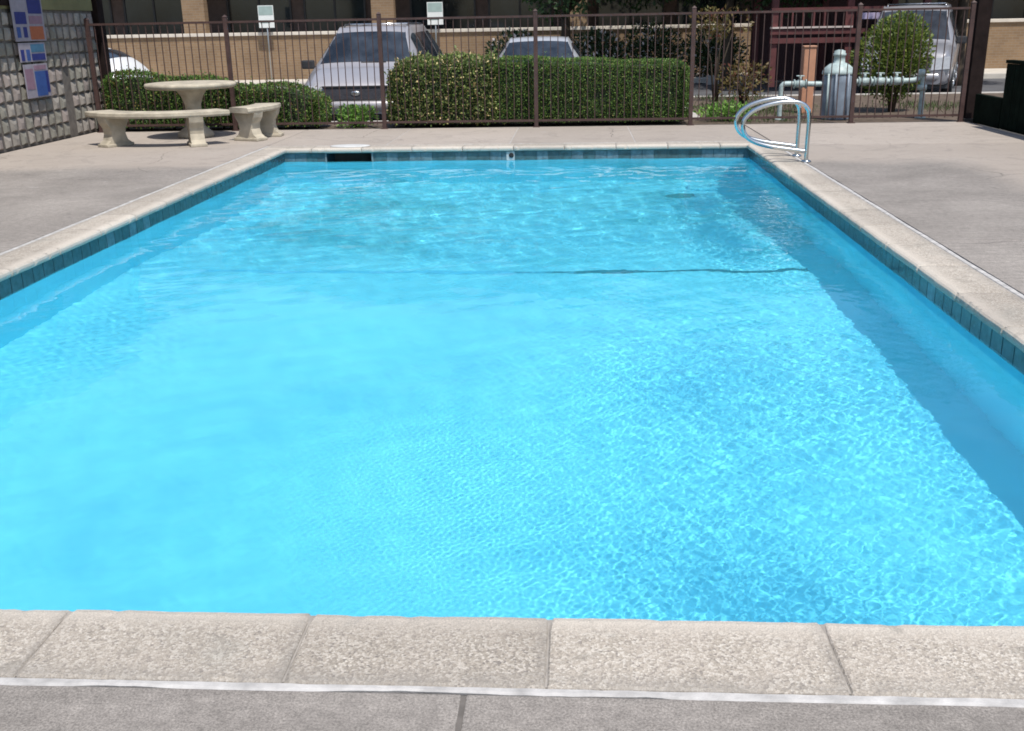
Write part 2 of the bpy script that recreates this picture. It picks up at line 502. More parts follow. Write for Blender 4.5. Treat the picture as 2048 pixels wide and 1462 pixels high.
# ---- coping stones
COPING_PROF = [(0.016, -0.058), (0.003, -0.047), (0.0, -0.030), (0.004, -0.014), (0.016, -0.004), (0.038, 0.002), (0.075, 0.004),
               (CW - 0.012, 0.002), (CW - 0.003, -0.003), (CW, -0.012), (CW, -0.058)]
def coping_mesh(length):
    """stone with its joint-side edges eased, lip at d = 0, running along +x of the local frame"""
    g = 0.003
    k = 22
    inner = [(g + 0.010 + (length - 2 * g - 0.02) * i / k, 0.0) for i in range(k + 1)]
    cols = [(g, 0.005), (g + 0.004, 0.0012)] + inner + [(length - g - 0.004, 0.0012), (length - g, 0.005)]
    P = []
    ph = random.random() * 9
    for ci, (t, drop) in enumerate(cols):
        row = []
        wob = 0.0018 * math.sin(t * 9 + ph) + 0.0012 * math.sin(t * 23 + ph * 2)
        chip = random.uniform(0.002, 0.006) if random.random() < 0.09 else 0.0
        cf = max(0, 1 - min(ci, len(cols) - 1 - ci) / 2.0) * random.uniform(0, 0.010)
        for q, (d, z) in enumerate(COPING_PROF):
            zz = z - drop if z > -0.05 else z
            dd = d + drop * 0.6 if d < 0.02 else d
            if d < 0.06: dd += wob
            if 2 <= q <= 5: zz -= (chip + cf) * 0.6; dd += chip + cf
            if 4 <= q <= 8: zz += random.uniform(-0.0007, 0.0007)
            row.append((t, dd, zz))
        P.append(row)
    mb = MB(); mb.grid(P, smooth=False)
    n = len(COPING_PROF)
    mb.f.append(tuple(range(n))); mb.sm.append(False)
    mb.f.append(tuple((len(P) - 1) * n + i for i in reversed(range(n)))); mb.sm.append(False)
    return mb.mesh('coping_stone', M_COPING)
def coping_stone(x, y, ang, length):
    jit = random.uniform(-0.0012, 0.0012)
    return link('coping_stone', coping_mesh(length), pool, (x, y, jit), (random.uniform(-.002, .002), 0, ang))
near_j = [-4.225, -3.55, -2.86, -2.13, -1.42, -0.73, -0.07, 0.665, 1.33, 1.95, 2.561]
for a, b in zip(near_j, near_j[1:]):                       # near run: stone extends towards -y
    coping_stone(b, PY0, math.pi, b - a)
far_n = 10
for i in range(far_n):                                     # far run
    L_ = (PX1 - PX0 + 2 * CW) / far_n
    coping_stone(PX0 - CW + i * L_, PY1, 0.0, L_)
sn = 16
for i in range(sn):
    L_ = (PY1 - PY0) / sn
    coping_stone(PX0, PY0 + i * L_, math.pi / 2, L_)        # left run extends towards -x
    coping_stone(PX1, PY0 + (i + 1) * L_, -math.pi / 2, L_) # right run extends towards +x
# mortar under the stones
mb = MB()
o_ = CW - 0.01; i_ = -0.022
for (x0, x1, y0, y1) in ((PX0 - o_, PX1 + o_, PY0 - o_, PY0 - i_ - LIP), (PX0 - o_, PX1 + o_, PY1 + i_ + LIP, PY1 + o_)):
    mb.box(x0, x1, y0, y1, -0.055, -0.004)
for (x0, x1) in ((PX0 - o_, PX0 - i_ - LIP), (PX1 + i_ + LIP, PX1 + o_)):
    mb.box(x0, x1, PY0 - i_ - LIP, PY1 + i_ + LIP, -0.0555, -0.0045)
mb.build('mortar_bed', M_MORTAR, pool)

# ---- waterline tiles, each its own piece
def mat_tile(name, col):
    m, nt, b = new_mat(name)
    p = world_pos(nt)
    f = noise(nt, p, 14, 4, 0.6)
    nt.links.new(ramp(nt, f, [(0.3, tuple(c * 0.65 for c in col)), (0.7, tuple(c * 1.35 for c in col))]), b.inputs['Base Color'])
    b.inputs['Roughness'].default_value = 0.22
    return m
TILE_M = [mat_tile('tile_slate', (0.058, 0.10, 0.108)), mat_tile('tile_teal', (0.055, 0.105, 0.115)),
          mat_tile('tile_grey_blue', (0.11, 0.17, 0.195)), mat_tile('tile_dark', (0.045, 0.085, 0.098))]
TS = 0.152
M_GROUT = simple('grout', (0.06, 0.10, 0.11), 0.9, var=0.2)
def tile_mesh(m, k):
    mb = MB(); h = TS / 2 - 0.003
    mb.box(-h, h, -0.006, 0.004, -h, h, 0.0015)
    return mb.mesh('tile', m)
TILE_ME = [tile_mesh(m, k) for k, m in enumerate(TILE_M)]
tz = -0.062 - TS / 2
def tile(x, y, ang, w):
    t = link('tile', random.choices(TILE_ME, w)[0], pool, (x, y, tz), (0, 0, ang))
    t.cycles.is_caustics_receiver = True
nx = int((wx1 - wx0) / TS)
for i in range(nx):
    x = wx0 + (i + 0.5) * (wx1 - wx0) / nx
    if SK0 - 0.07 < x < SK1 + 0.07: continue
    tile(x, wy1, 0.0, (2, 3, 5, 1))
mb = MB()
mb.box(wx0, SK0 - .02, wy1 - 0.0025, wy1 + .0, -0.216, -0.060); mb.box(SK1 + .02, wx1, wy1 - 0.0025, wy1 + .0, -0.216, -0.060)
mb.box(wx0, wx0 + 0.0025, wy0, wy1 - .004, -0.216, -0.060); mb.box(wx1 - 0.0025, wx1, wy0, wy1 - .004, -0.216, -0.060)
mb.build('grout', M_GROUT, pool)
ny = int((wy1 - wy0) / TS)
for i in range(ny):
    y = wy0 + (i + 0.5) * (wy1 - wy0) / ny
    tile(wx0, y, math.pi / 2, (4, 3, 1, 2))
    tile(wx1, y, -math.pi / 2, (4, 3, 1, 2))

# ---- skimmer mouth, its lid, return fitting, floor drain, slope line
mb = MB()
ym = wy1 + 0.34
mb.add([(SK0, wy1, SKZ0), (SK1, wy1, SKZ0), (SK1, wy1, SKZ1), (SK0, wy1, SKZ1), (SK0 + .05, ym, SKZ0 - .1), (SK1 - .05, ym, SKZ0 - .1), (SK1 - .05, ym, SKZ1), (SK0 + .05, ym, SKZ1)],
       [(0, 1, 5, 4), (1, 2, 6, 5), (2, 3, 7, 6), (3, 0, 4, 7), (4, 5, 6, 7)])
sk = mb.build('skimmer_mouth', simple('skimmer_dark', (0.02, 0.055, 0.075), 0.8), pool, fix=False)
mb = MB()
t_ = 0.022
for (a, b, c, d) in ((SK0 - t_, SK1 + t_, SKZ1, SKZ1 + .012), (SK0 - t_, SK1 + t_, SKZ0 - t_, SKZ0), (SK0 - t_, SK0, SKZ0, SKZ1), (SK1, SK1 + t_, SKZ0, SKZ1)):
    mb.box(a, b, wy1 - 0.012, wy1 + 0.002, c, d)
mb.build('frame', simple('skimmer_frame', (0.16, 0.20, 0.21), 0.5), sk)
M_LID = simple('lid_plastic', (0.55, 0.55, 0.53), 0.5, var=0.12)
mb = MB(); mb.lathe([(0.27, 0.0), (0.275, 0.006), (0.268, 0.014), (0.20, 0.018), (0.06, 0.020)], 32)
lid = mb.build('skimmer_lid', M_LID, None, (-3.06, 13.99, 0.0045)); lid.scale = (1.0, 0.6, 0.8)
tag(lid, 'round white plastic skimmer lid on the far coping', 'lid')
M_FITTING = simple('aged_plastic', (0.42, 0.44, 0.44), 0.5, var=0.15)
mb = MB(); mb.box(-0.055, 0.055, -0.018, 0.004, -0.06, 0.06, 0.006)
rf = mb.build('return_fitting', M_FITTING, pool, (-0.87, wy1 - 0.002, -0.125))
mb = MB(); mb.lathe([(0.030, 0), (0.034, 0.004), (0.024, 0.014), (0.010, 0.012)], 16)
mb.build('nozzle', M_BLACK, rf, (0.012, -0.018, 0.01), (math.pi / 2, 0, 0))
mb = MB(); mb.lathe([(0.16, 0.0), (0.165, 0.02), (0.14, 0.045), (0.05, 0.05)], 24)
M_DRAIN = simple('drain_grate', (0.03, 0.20, 0.23), 0.7)
dr = mb.build('main_drain', M_DRAIN, pool, (1.28, 12.7, Z_DEEP))
def mat_line():
    m, nt, b = new_mat('worn_slope_line')
    p = world_pos(nt)
    sep = nt.nodes.new('ShaderNodeSeparateXYZ'); nt.links.new(p, sep.inputs[0])
    mr = N(nt, 'MapRange'); nt.links.new(sep.outputs['X'], mr.inputs[0])
    mr.inputs[1].default_value = -1.3; mr.inputs[2].default_value = 0.3; mr.inputs[3].default_value = 0.30; mr.inputs[4].default_value = -0.28
    ad = nt.nodes.new('ShaderNodeMath'); ad.operation = 'ADD'
    nt.links.new(noise(nt, p, 5, 4, 0.7), ad.inputs[0]); nt.links.new(mr.outputs[0], ad.inputs[1])
    c = mixc(nt, ramp(nt, ad.outputs[0], [(0.32, 0.0), (0.56, 0.92)]), (0.012, 0.14, 0.20), (0.115, 0.63, 0.89))
    nt.links.new(c, b.inputs['Base Color']); b.inputs['Roughness'].default_value = 0.9
    return m
mb = MB()
P = []
for i in range(41):
    x = -3.4 + i * (1.98 + 3.4) / 40
    y = BREAK_Y + 0.012 * math.sin(x * 3.1) + 0.008 * math.sin(x * 7.7)
    w = 0.046 + 0.010 * math.sin(x * 5)
    P.append([(x, y - w, floor_z(y - w) + 0.004), (x, y, floor_z(y) + 0.006), (x, y + w, floor_z(y + w) + 0.004)])
mb.grid(P)
ln = mb.build('slope_line', mat_line(), pool, fix=False)
ln.cycles.is_caustics_receiver = True; dr.cycles.is_caustics_receiver = True

# ---- pool deck: bedding, slabs with joints, filler, sealant bead
DX0, DX1, DY0, DY1 = -7.76, 5.98, -2.2, 16.50
CK = 0.036                                            # sealant width
ox0, ox1, oy0, oy1 = PX0 - CW, PX1 + CW, PY0 - CW, PY1 + CW
mb = MB()
for (x0, x1, y0, y1) in ((DX0 - .3, ox0 - .001, DY0, DY1), (ox1 + .001, DX1 + .3, DY0, DY1), (ox0 - .001, ox1 + .001, DY0, oy0 - .001), (ox0 - .001, ox1 + .001, oy1 + .001, DY1)):
    mb.box(x0, x1, y0, y1, -0.6, -0.05)
deck = mb.build('pool_deck', M_DIRT)
tag(deck, 'weathered grey concrete deck around the pool', kind='structure')
sx0, sx1, sy0, sy1 = ox0 - CK, ox1 + CK, oy0 - CK, oy1 + CK
G = 0.006
def slab(x0, x1, y0, y1):
    mb = MB(); dz = random.uniform(-0.0015, 0.0015)
    mb.box(x0 + G, x1 - G, y0 + G, y1 - G, -0.049, dz, 0.006)
    mb.build('slab', M_DECK, deck)
def fill(x0, x1, y0, y1, m=None):
    mb = MB(); mb.box(x0, x1, y0, y1, -0.049, -0.0035); mb.build('joint_filler', m or M_FILL, deck)
lj = [DY0, 1.2, 4.4, 7.72, 11.05, 14.4, DY1]
for a, b in zip(lj, lj[1:]):
    slab(DX0, sx0 - 0.003, a, b)
for y in lj[1:-1]: fill(DX0, sx0 - .004, y - .008, y + .008)
rj = [DY0, 1.2, 4.4, 7.52, 10.6, 13.6, DY1]
for a, b in zip(rj, rj[1:]): slab(sx1 + 0.003, DX1, a, b)
for y in rj[1:-1]: fill(sx1 + .004, DX1, y - .008, y + .008)
M_JOINTDK = simple('dirty_joint', (0.15, 0.135, 0.12), 0.95, var=0.3, vscale=12)
nj = [sx0, -2.3, -0.27, 1.2, sx1]
for a, b in zip(nj, nj[1:]): slab(a, b, DY0, sy0 + 0.012)
for x in nj[1:-1]: fill(x - .008, x + .008, DY0, sy0 + .003, M_JOINTDK)
fj = [sx0, -2.6, -0.9, 0.8, sx1]
for a, b in zip(fj, fj[1:]): slab(a, b, sy1 + 0.003, DY1)
for x in fj[1:-1]: fill(x - .008, x + .008, sy1 + .004, DY1 - .01)

def bead(p0, p1, nrm, w_fn):
    """irregular sealant bead between coping and slabs"""
    p0, p1, nrm = Vector(p0), Vector(p1), Vector(nrm)
    n = max(20, int((p1 - p0).length / 0.035))
    P = []
    for i in range(n + 1):
        t = i / n; q = p0.lerp(p1, t)
        w = w_fn(q) + random.uniform(-0.0016, 0.0016); a = -0.004 + random.uniform(-0.0015, 0.0015)
        P.append([q + nrm * a + Vector((0, 0, -0.045)), q + nrm * a + Vector((0, 0, -0.010)), q + nrm * (a + .007) + Vector((0, 0, 0.0005)),
                  q + nrm * (w * .55) + Vector((0, 0, 0.0010 + random.uniform(-.0012, .0012))), q + nrm * (w - .004) + Vector((0, 0, -0.001)), q + nrm * (w - .012) + Vector((0, 0, -0.045))])
    mb = MB(); mb.grid(P, smooth=False)
    return mb.build('sealant_bead', M_CAULK, deck)
def w_near(q):
    x = q.x
    gap = max(0, min(1, (x + 1.35) / 0.15)) * max(0, min(1, (0.30 - x) / 0.12))
    gap *= 0.55 + 0.45 * math.sin(x * 7.0 + 1.0) * math.sin(x * 2.3)
    return CK + 0.007 - 0.020 * max(0, gap) - 0.006 * max(0, math.sin(x * 9.0)) * (1 if x > 0.8 else 0)
w_std = lambda q: CK + 0.004 + 0.003 * math.sin(q.x * 8 + q.y * 5)
bead((sx0, oy0, 0), (sx1, oy0, 0), (0, -1, 0), w_near)
bead((sx0, oy1, 0), (sx1, oy1, 0), (0, 1, 0), w_std)
bead((ox0, oy0, 0), (ox0, oy1, 0), (-1, 0, 0), w_std)
bead((ox1, oy0, 0), (ox1, oy1, 0), (1, 0, 0), w_std)

# ---- land beyond the deck
M_SOIL = simple('soil', (0.10, 0.072, 0.05), 0.95, var=0.45, vscale=7, bumpy=0.6, bscale=30)
M_ASPHALT = simple('asphalt', (0.085, 0.085, 0.09), 0.9, var=0.25, vscale=1.4, bumpy=0.4, bscale=120)
M_KERB = simple('kerb_concrete', (0.42, 0.39, 0.35), 0.9, var=0.15, vscale=5)
M_GROUND = simple('dry_ground', (0.14, 0.12, 0.085), 0.95, var=0.3, vscale=0.8)
mb = MB()
S = 400
for (x0, x1, y0, y1) in ((-S, S, 16.5, S), (-S, S, -S, DY0), (-S, DX0 - .3, DY0, 16.5), (DX1 + .3, S, DY0, 16.5)):
    mb.add([(x0, y0, -0.16), (x1, y0, -0.16), (x1, y1, -0.16), (x0, y1, -0.16)], [(0, 1, 2, 3)])
tag(mb.build('ground', M_GROUND), 'bare ground around the pool yard', kind='structure')
mb = MB()
mb.add([(-30, 17.95, -0.15), (2.1, 17.95, -0.15), (2.1, 22.95, -0.15), (26, 22.95, -0.15), (26, 30.4, -0.15), (-30, 30.4, -0.15)], [(0, 1, 2, 3, 4, 5)])
tag(mb.build('parking_lot', M_ASPHALT), 'grey asphalt parking lot behind the fence', kind='structure')
mb = MB()
mb.box(-30, 1.95, 16.5, 17.8, -0.3, -0.02); mb.box(1.95, 26, 16.5, 22.8, -0.3, -0.021)
tag(mb.build('planting_bed', M_SOIL), 'brown soil bed along the fence', kind='structure')
mb = MB()
mb.box(-30, 2.1, 17.8, 17.95, -0.3, 0.0, 0.02); mb.box(1.95, 2.1, 17.95, 22.8, -0.3, 0.0, 0.02); mb.box(1.95, 26, 22.8, 22.95, -0.3, 0.0, 0.02)
tag(mb.build('kerb', M_KERB), 'pale concrete kerb between bed and parking lot', kind='structure')
mb = MB(); mb.box(-30, 26, 30.4, 33.0, -0.3, 0.0, 0.03)
tag(mb.build('sidewalk', simple('sidewalk_concrete', (0.52, 0.48, 0.42), 0.9, var=0.12, vscale=3)), 'pale concrete walk in front of the brick building', kind='structure')
# ================================================================== BUILDINGS, WALLS, FENCE
def mat_brick(name, c1, c2, mortar, axis='XZ'):
    m, nt, b = new_mat(name)
    p = world_pos(nt)
    sep = nt.nodes.new('ShaderNodeSeparateXYZ'); nt.links.new(p, sep.inputs[0])
    cb = nt.nodes.new('ShaderNodeCombineXYZ')
    nt.links.new(sep.outputs[axis[0]], cb.inputs[0]); nt.links.new(sep.outputs[axis[1]], cb.inputs[1])
    br = N(nt, 'TexBrick', Scale=1.0); br.inputs['Brick Width'].default_value = 0.21; br.inputs['Row Height'].default_value = 0.075
    br.inputs['Mortar Size'].default_value = 0.006
    br.inputs['Color1'].default_value = (*c1, 1); br.inputs['Color2'].default_value = (*c2, 1); br.inputs['Mortar'].default_value = (*mortar, 1)
    nt.links.new(cb.outputs[0], br.inputs['Vector'])
    f = noise(nt, p, 1.2, 5, 0.6)
    c = mixc(nt, 0.5, br.outputs['Color'], ramp(nt, f, [(0.3, 0.35), (0.7, 0.65)]), 'OVERLAY')
    nt.links.new(c, b.inputs['Base Color']); b.inputs['Roughness'].default_value = 0.9
    bump(nt, b, br.outputs['Fac'], -0.4, 0.006)
    return m
M_BRICK = mat_brick('tan_brick', (0.26, 0.170, 0.095), (0.22, 0.140, 0.078), (0.25, 0.20, 0.145))
M_STONE = simple('sill_stone', (0.62, 0.56, 0.48), 0.85, var=0.12, vscale=4)
M_DARKFRAME = simple('dark_bronze_frame', (0.03, 0.026, 0.024), 0.5)
def mat_glass_dark():
    m, nt, b = new_mat('dark_window_glass')
    p = world_pos(nt)
    nt.links.new(ramp(nt, noise(nt, p, 0.6, 3), [(0.35, (0.008, 0.012, 0.014)), (0.65, (0.03, 0.04, 0.045))]), b.inputs['Base Color'])
    b.inputs['Roughness'].default_value = 0.06
    return m
M_WGLASS = mat_glass_dark()
M_ROOF = simple('brown_shingle', (0.10, 0.07, 0.055), 0.9, var=0.3, vscale=5)
M_STUCCO_DK = simple('walkway_stucco', (0.11, 0.075, 0.06), 0.9, var=0.15)

bl = thing('brick_building', 'long tan brick building with stone sill, pillars and dark windows behind the parking lot', 'building', (0, 33.0, 0))
BX0, BX1 = -22.0, 22.0
mb = MB(); mb.box(BX0, BX1, 0.0, 0.25, 0.0, 1.32); mb.build('half_wall', M_BRICK, bl)
mb = MB(); mb.box(BX0 - .05, BX1 + .05, -0.06, 0.31, 1.32, 1.42, 0.015); mb.build('sill', M_STONE, bl)
cols = [(-18.1, .7), (-12.2, .7), (-6.28, .7), (-0.35, .7), (5.7, .7), (11.75, .42), (17.6, .7)]
pil = MB(); pil.box(0, 0.7, -0.04, 0.30, 1.42, 2.95); pil_me = pil.mesh('pillar', M_BRICK)
for (x, w) in cols:
    link('pillar', pil_me, bl, (x, 0, 0), None, (w / .7, 1, 1))
mb = MB(); mb.box(BX0, BX1, 1.30, 1.5, 0.0, 2.95); mb.build('rear_wall', M_STUCCO_DK, bl)
mb = MB(); mb.box(BX0, BX1, 0.02, 1.5, 2.95, 3.35); mb.build('floor_beam', simple('beam_brown', (0.16, 0.10, 0.07), 0.8), bl)
mb = MB(); mb.box(BX0, BX1, 0.0, 8.0, 3.35, 6.1); mb.build('upper_wall', M_BRICK, bl)
mb = MB(); mb.prism([(-0.9, 6.1), (-0.9, 6.28), (4.0, 7.9), (9.0, 6.28), (9.0, 6.1)], 0, BX0 - .8, BX1 + .8); mb.build('roof', M_ROOF, bl)
mb = MB(); mb.box(BX0, BX1, 1.5, 8.0, 0.0, 3.35); mb.build('rooms', M_STUCCO_DK, bl)
def window(parent, x, z, w, h, y, nx_=2):
    mb = MB(); f = 0.06
    mb.box(x, x + w, y - 0.06, y, z, z + f); mb.box(x, x + w, y - 0.06, y, z + h - f, z + h)
    for i in range(nx_ + 1):
        xx = x + i * (w - f) / nx_
        mb.box(xx, xx + f, y - 0.058, y, z + f, z + h - f)
    wd = mb.build('window', M_DARKFRAME, parent)
    for i in range(nx_):
        xx = x + i * (w - f) / nx_ + f
        mb = MB(); mb.box(xx, xx + (w - f) / nx_ - f, y - 0.025, y - 0.015, z + f, z + h - f)
        mb.build('pane', M_WGLASS, wd)
for (x, w) in cols:
    window(bl, x + 1.0, 1.0, 2.1, 1.75, 1.30); window(bl, x + 3.5, 0.6, 2.0, 2.15, 1.30)
    window(bl, x + 0.6, 4.0, 1.8, 1.4, 0.0); window(bl, x + 3.4, 4.0, 1.8, 1.4, 0.0)

# ---- parking notices on posts in front of the building
M_SIGNW = simple('sign_white', (0.75, 0.77, 0.74), 0.5, var=0.05)
M_SIGNG = simple('sign_grey_green', (0.33, 0.42, 0.39), 0.5, var=0.1)
M_STEEL = simple('galvanised_steel', (0.42, 0.44, 0.45), 0.42, metal=0.85, var=0.12)
M_SIGNP = simple('sign_print', (0.16, 0.24, 0.22), 0.6)
def notice(x, label):
    t = thing('parking_sign', label, 'sign', (x, 32.72, 0.0), 0, 'parking notices before the brick building')
    mb = MB(); mb.tube([(0, 0.03, 0), (0, 0.03, 2.2)], 0.022, 8); mb.build('post', M_STEEL, t)
    mb = MB(); mb.box(-0.24, 0.24, -0.008, 0.006, 1.55, 2.20, 0.004); pl = mb.build('panel', M_SIGNW, t)
    mb = MB(); mb.box(-0.22, 0.22, -0.012, -0.009, 1.92, 2.18); mb.build('upper_field', M_SIGNG, pl)
    mb = MB(); mb.box(-0.20, 0.20, -0.012, -0.009, 1.74, 1.765); mb.build('print_bar', M_SIGNP, pl)
    mb = MB(); mb.box(-0.20, 0.12, -0.012, -0.009, 1.69, 1.71); mb.build('print_bar', M_SIGNP, pl)
notice(-9.50, 'white parking notice left of the minivan, in front of the brick building')
notice(-4.28, 'white parking notice above the silver minivan roof, in front of the brick building')
# ---- wheel stop
def wheel_stop(x, label):
    mb = MB(); mb.prism([(-0.11, 0), (-0.08, 0.20), (-0.03, 0.24), (0.03, 0.24), (0.08, 0.20), (0.11, 0)], 0, -0.62, 0.62)
    o = mb.build('wheel_stop', M_KERB, None, (x, 29.6, -0.15))
    tag(o, label, 'wheel stop', 'wheel stops by the walk')
wheel_stop(-7.9, 'pale concrete wheel stop left of the silver minivan')
wheel_stop(4.2, 'pale concrete wheel stop right of the trimmed hedge, behind the autumn shrub')

# ---- left building: patterned block wall
M_BLOCK = []
for i, c in enumerate(((0.235, 0.215, 0.188), (0.27, 0.245, 0.215), (0.20, 0.19, 0.16), (0.24, 0.205, 0.185))):
    M_BLOCK.append(simple('wall_block_%d' % i, c, 0.92, var=0.22, vscale=9, bumpy=0.5, bscale=90))
M_BLOCKGAP = simple('block_mortar', (0.13, 0.115, 0.10), 0.95, var=0.25, vscale=12)
M_OLIVE = simple('olive_stucco', (0.17, 0.16, 0.075), 0.9, var=0.2, vscale=2.5)
M_TIMBER = simple('dark_brown_timber', (0.018, 0.012, 0.011), 0.9, var=0.3, vscale=8, spec=0.1)
WX, WY1 = -7.78, 16.98
lb = thing('block_wall_building', 'building at left with a wall of raised square concrete blocks', 'building', (WX, 0, 0))
mb = MB(); mb.box(-3.0, 0.0, -2.2, WY1, 0.0, 1.86); mb.build('wall_core', M_BLOCKGAP, lb)
mb = MB(); mb.box(-3.0, 0.03, -2.2, WY1 + 0.0, 1.86, 2.9); mb.build('upper_band', M_OLIVE, lb)
mb = MB()
mb.prism([(0.45, 2.85), (0.45, 3.05), (-3.6, 3.9), (-3.6, 2.85)], 1, -2.4, WY1 + .5); mb.build('roof', M_ROOF, lb)
mb = MB(); mb.box(0.03, 0.06, -2.2, 14.45, 1.90, 2.85); mb.build('fascia', M_TIMBER, lb)
BS = 0.2
BY = 0.215
def block_faces(mb, y, z):
    h = BS / 2 - 0.014; w = BY / 2 - 0.026
    d1, d2 = 0.008, 0.042
    i = 0.045; k = 0.030
    mb.add([(0, y - w, z - h), (0, y + w, z - h), (0, y + w, z + h), (0, y - w, z + h),
            (d1, y - w, z - h), (d1, y + w, z - h), (d1, y + w, z + h), (d1, y - w, z + h),
            (d2, y - k - .01, z - i - .02), (d2, y + k - .01, z - i - .02), (d2, y + k - .01, z + i - .03), (d2, y - k - .01, z + i - .03)],
           [(0, 1, 5, 4), (1, 2, 6, 5), (2, 3, 7, 6), (3, 0, 4, 7), (4, 5, 9, 8), (5, 6, 10, 9), (6, 7, 11, 10), (7, 4, 8, 11), (8, 9, 10, 11)])
bmes = []
for m in M_BLOCK:
    mb = MB(); block_faces(mb, 0, 0); bmes.append(mb.mesh('block', m))
rest = MB()
ncol = int((WY1 + 2.2) / BY); nb = 0
for c in range(ncol):
    y = WY1 - 0.1 - c * BY
    for r_ in range(9):
        z = 0.03 + BS / 2 + r_ * BS
        if c < 32:
            if c == 5 and r_ < 5: continue                      # a dark missing course: narrow slot in the wall
            link('block', random.choice(bmes), lb, (random.uniform(-.003, .004), y, z), (random.uniform(-.05, .05), random.uniform(-.06, .06), random.uniform(-.08, .08)), (random.uniform(.7, 1.25), random.uniform(.9, 1.05), random.uniform(.92, 1.05)))
        else: block_faces(rest, y, z)
ro = rest.build('block_field', M_BLOCK[0], lb); ro['kind'] = 'stuff'

# ---- signs on the block wall
SC = {'navy': (0.02, 0.03, 0.16), 'blue': (0.035, 0.08, 0.25), 'orange': (0.36, 0.11, 0.05), 'white': (0.27, 0.25, 0.29), 'mauve': (0.24, 0.15, 0.20), 'teal': (0.05, 0.14, 0.23)}
SM = {k: simple('sign_' + k, v, 0.45, var=0.12, vscale=14) for k, v in SC.items()}
def wall_sign(label, y0, y1, z0, z1, fields):
    t = thing('pool_sign', label, 'sign', (WX + 0.078, (y0 + y1) / 2, z0), 0, 'signs on the block wall')
    hw = (y1 - y0) / 2
    mb = MB(); mb.box(0, 0.012, -hw, hw, 0, z1 - z0, 0.003); b = mb.build('board', SM['white'], t)
    for (col, a0, a1, b0, b1) in fields:
        mb = MB(); mb.box(0.0125, 0.016, a0 - (y0 + y1) / 2, a1 - (y0 + y1) / 2, b0 - z0, b1 - z0)
        mb.build('printed_field', SM[col], b)
wall_sign('upper pool sign with navy, blue and orange fields on the block wall', 14.36, 15.22, 1.43, 2.02,
          [('navy', 14.42, 14.72, 1.66, 1.82), ('blue', 14.42, 14.52, 1.48, 1.62), ('navy', 14.60, 14.70, 1.48, 1.62), ('orange', 14.78, 15.16, 1.45, 1.63), ('navy', 14.80, 15.18, 1.80, 1.99), ('mauve', 14.80, 15.16, 1.66, 1.77)])
wall_sign('middle blue pool sign with dark fields on the block wall', 14.40, 15.14, 1.15, 1.41,
          [('teal', 14.72, 15.10, 1.28, 1.39), ('navy', 14.72, 15.10, 1.17, 1.26), ('navy', 14.43, 14.52, 1.17, 1.32), ('blue', 14.58, 14.68, 1.17, 1.32)])
wall_sign('lowest pool sign, blue and mauve, on the block wall', 14.44, 15.12, 0.66, 1.12,
          [('mauve', 14.46, 14.68, 0.78, 1.06), ('blue', 14.72, 15.02, 0.68, 1.02), ('navy', 15.02, 15.10, 0.72, 1.02), ('mauve', 14.72, 15.06, 1.04, 1.10)])
# ---- corner post
mb = MB(); mb.box(-0.11, 0.11, -0.11, 0.11, 0, 2.85, 0.008)
pst = thing('timber_post', 'dark brown timber post at the end of the block wall', 'post', (WX - 0.02, WY1 + 0.16, -0.02))
mb.build('shaft', M_TIMBER, pst)
mb = MB(); mb.box(-0.14, 0.14, -0.14, 0.14, 0, 0.06, 0.006); mb.build('base_plate', M_DARKFRAME, pst)

# ---- iron fence
M_IRON = simple('brown_iron', (0.066, 0.037, 0.032), 0.55, var=0.25, vscale=9, spec=0.4)
FY = 16.43
fence = thing('iron_fence', 'brown iron picket fence along the far side of the pool deck', 'fence', (0, FY, 0))
FPX_ = [-7.62, -5.42, -3.02, -0.62, 1.77, 4.22, 5.86]
mb = MB(); mb.box(-0.031, 0.031, -0.031, 0.031, 0, 1.72, 0.004); mb.add([(-.036, -.036, 1.72), (.036, -.036, 1.72), (.036, .036, 1.72), (-.036, .036, 1.72), (0, 0, 1.755)], [(0, 1, 4), (1, 2, 4), (2, 3, 4), (3, 0, 4), (3, 2, 1, 0)])
post_me = mb.mesh('post', M_IRON)
mb = MB(); mb.box(-0.006, 0.006, -0.006, 0.006, 0.07, 1.655)
pick_me = mb.mesh('picket', M_IRON)
mb = MB(); mb.box(-0.055, 0.055, -0.055, 0.055, 0, 0.012, 0.003); plate_me = mb.mesh('base_plate', M_IRON)
for x in FPX_:
    p_ = link('post', post_me, fence, (x, 0, 0)); link('base_plate', plate_me, p_)
for a, b in zip(FPX_, FPX_[1:]):
    for z in (0.10, 1.645):
        mb = MB(); mb.box(a + .032, b - .032, -0.016, 0.016, z - 0.016, z + 0.016); mb.build('rail', M_IRON, fence)
    n = round((b - a) / 0.116)
    for i in range(1, n):
        link('picket', pick_me, fence, (a + (b - a) * i / n, 0, 0))
# ---- right side: dark low board wall and tall post
M_DKGREEN = simple('dark_green_boards', (0.005, 0.009, 0.006), 0.95, var=0.4, vscale=6, spec=0.05)
rw = thing('board_wall', 'low dark green board wall along the right edge of the deck', 'wall', (6.0, 0, 0))
mb = MB(); mb.box(0, 0.02, -0.072, 0.072, 0.03, 0.90, 0.004); board_me = mb.mesh('board', M_DKGREEN)
y = 15.20
while y > 2.0:
    link('board', board_me, rw, (random.uniform(-.003, .003), y, random.uniform(-.008, .004))); y -= 0.15
mb = MB(); mb.box(-0.012, 0.10, 1.9, 15.30, 0.901, 0.945, 0.006); mb.build('cap_rail', M_DKGREEN, rw)
mb = MB(); mb.box(0.021, 0.09, 1.9, 15.26, 0.0, 0.89); mb.build('frame', M_DKGREEN, rw)
mb = MB(); mb.box(0.0, 0.09, 15.31, 16.30, 0.0, 0.42, 0.005); mb.build('low_end', M_DKGREEN, rw)
gp = thing('gate_post', 'tall dark post where the iron fence meets the right edge of the deck', 'post', (6.03, 16.52, 0))
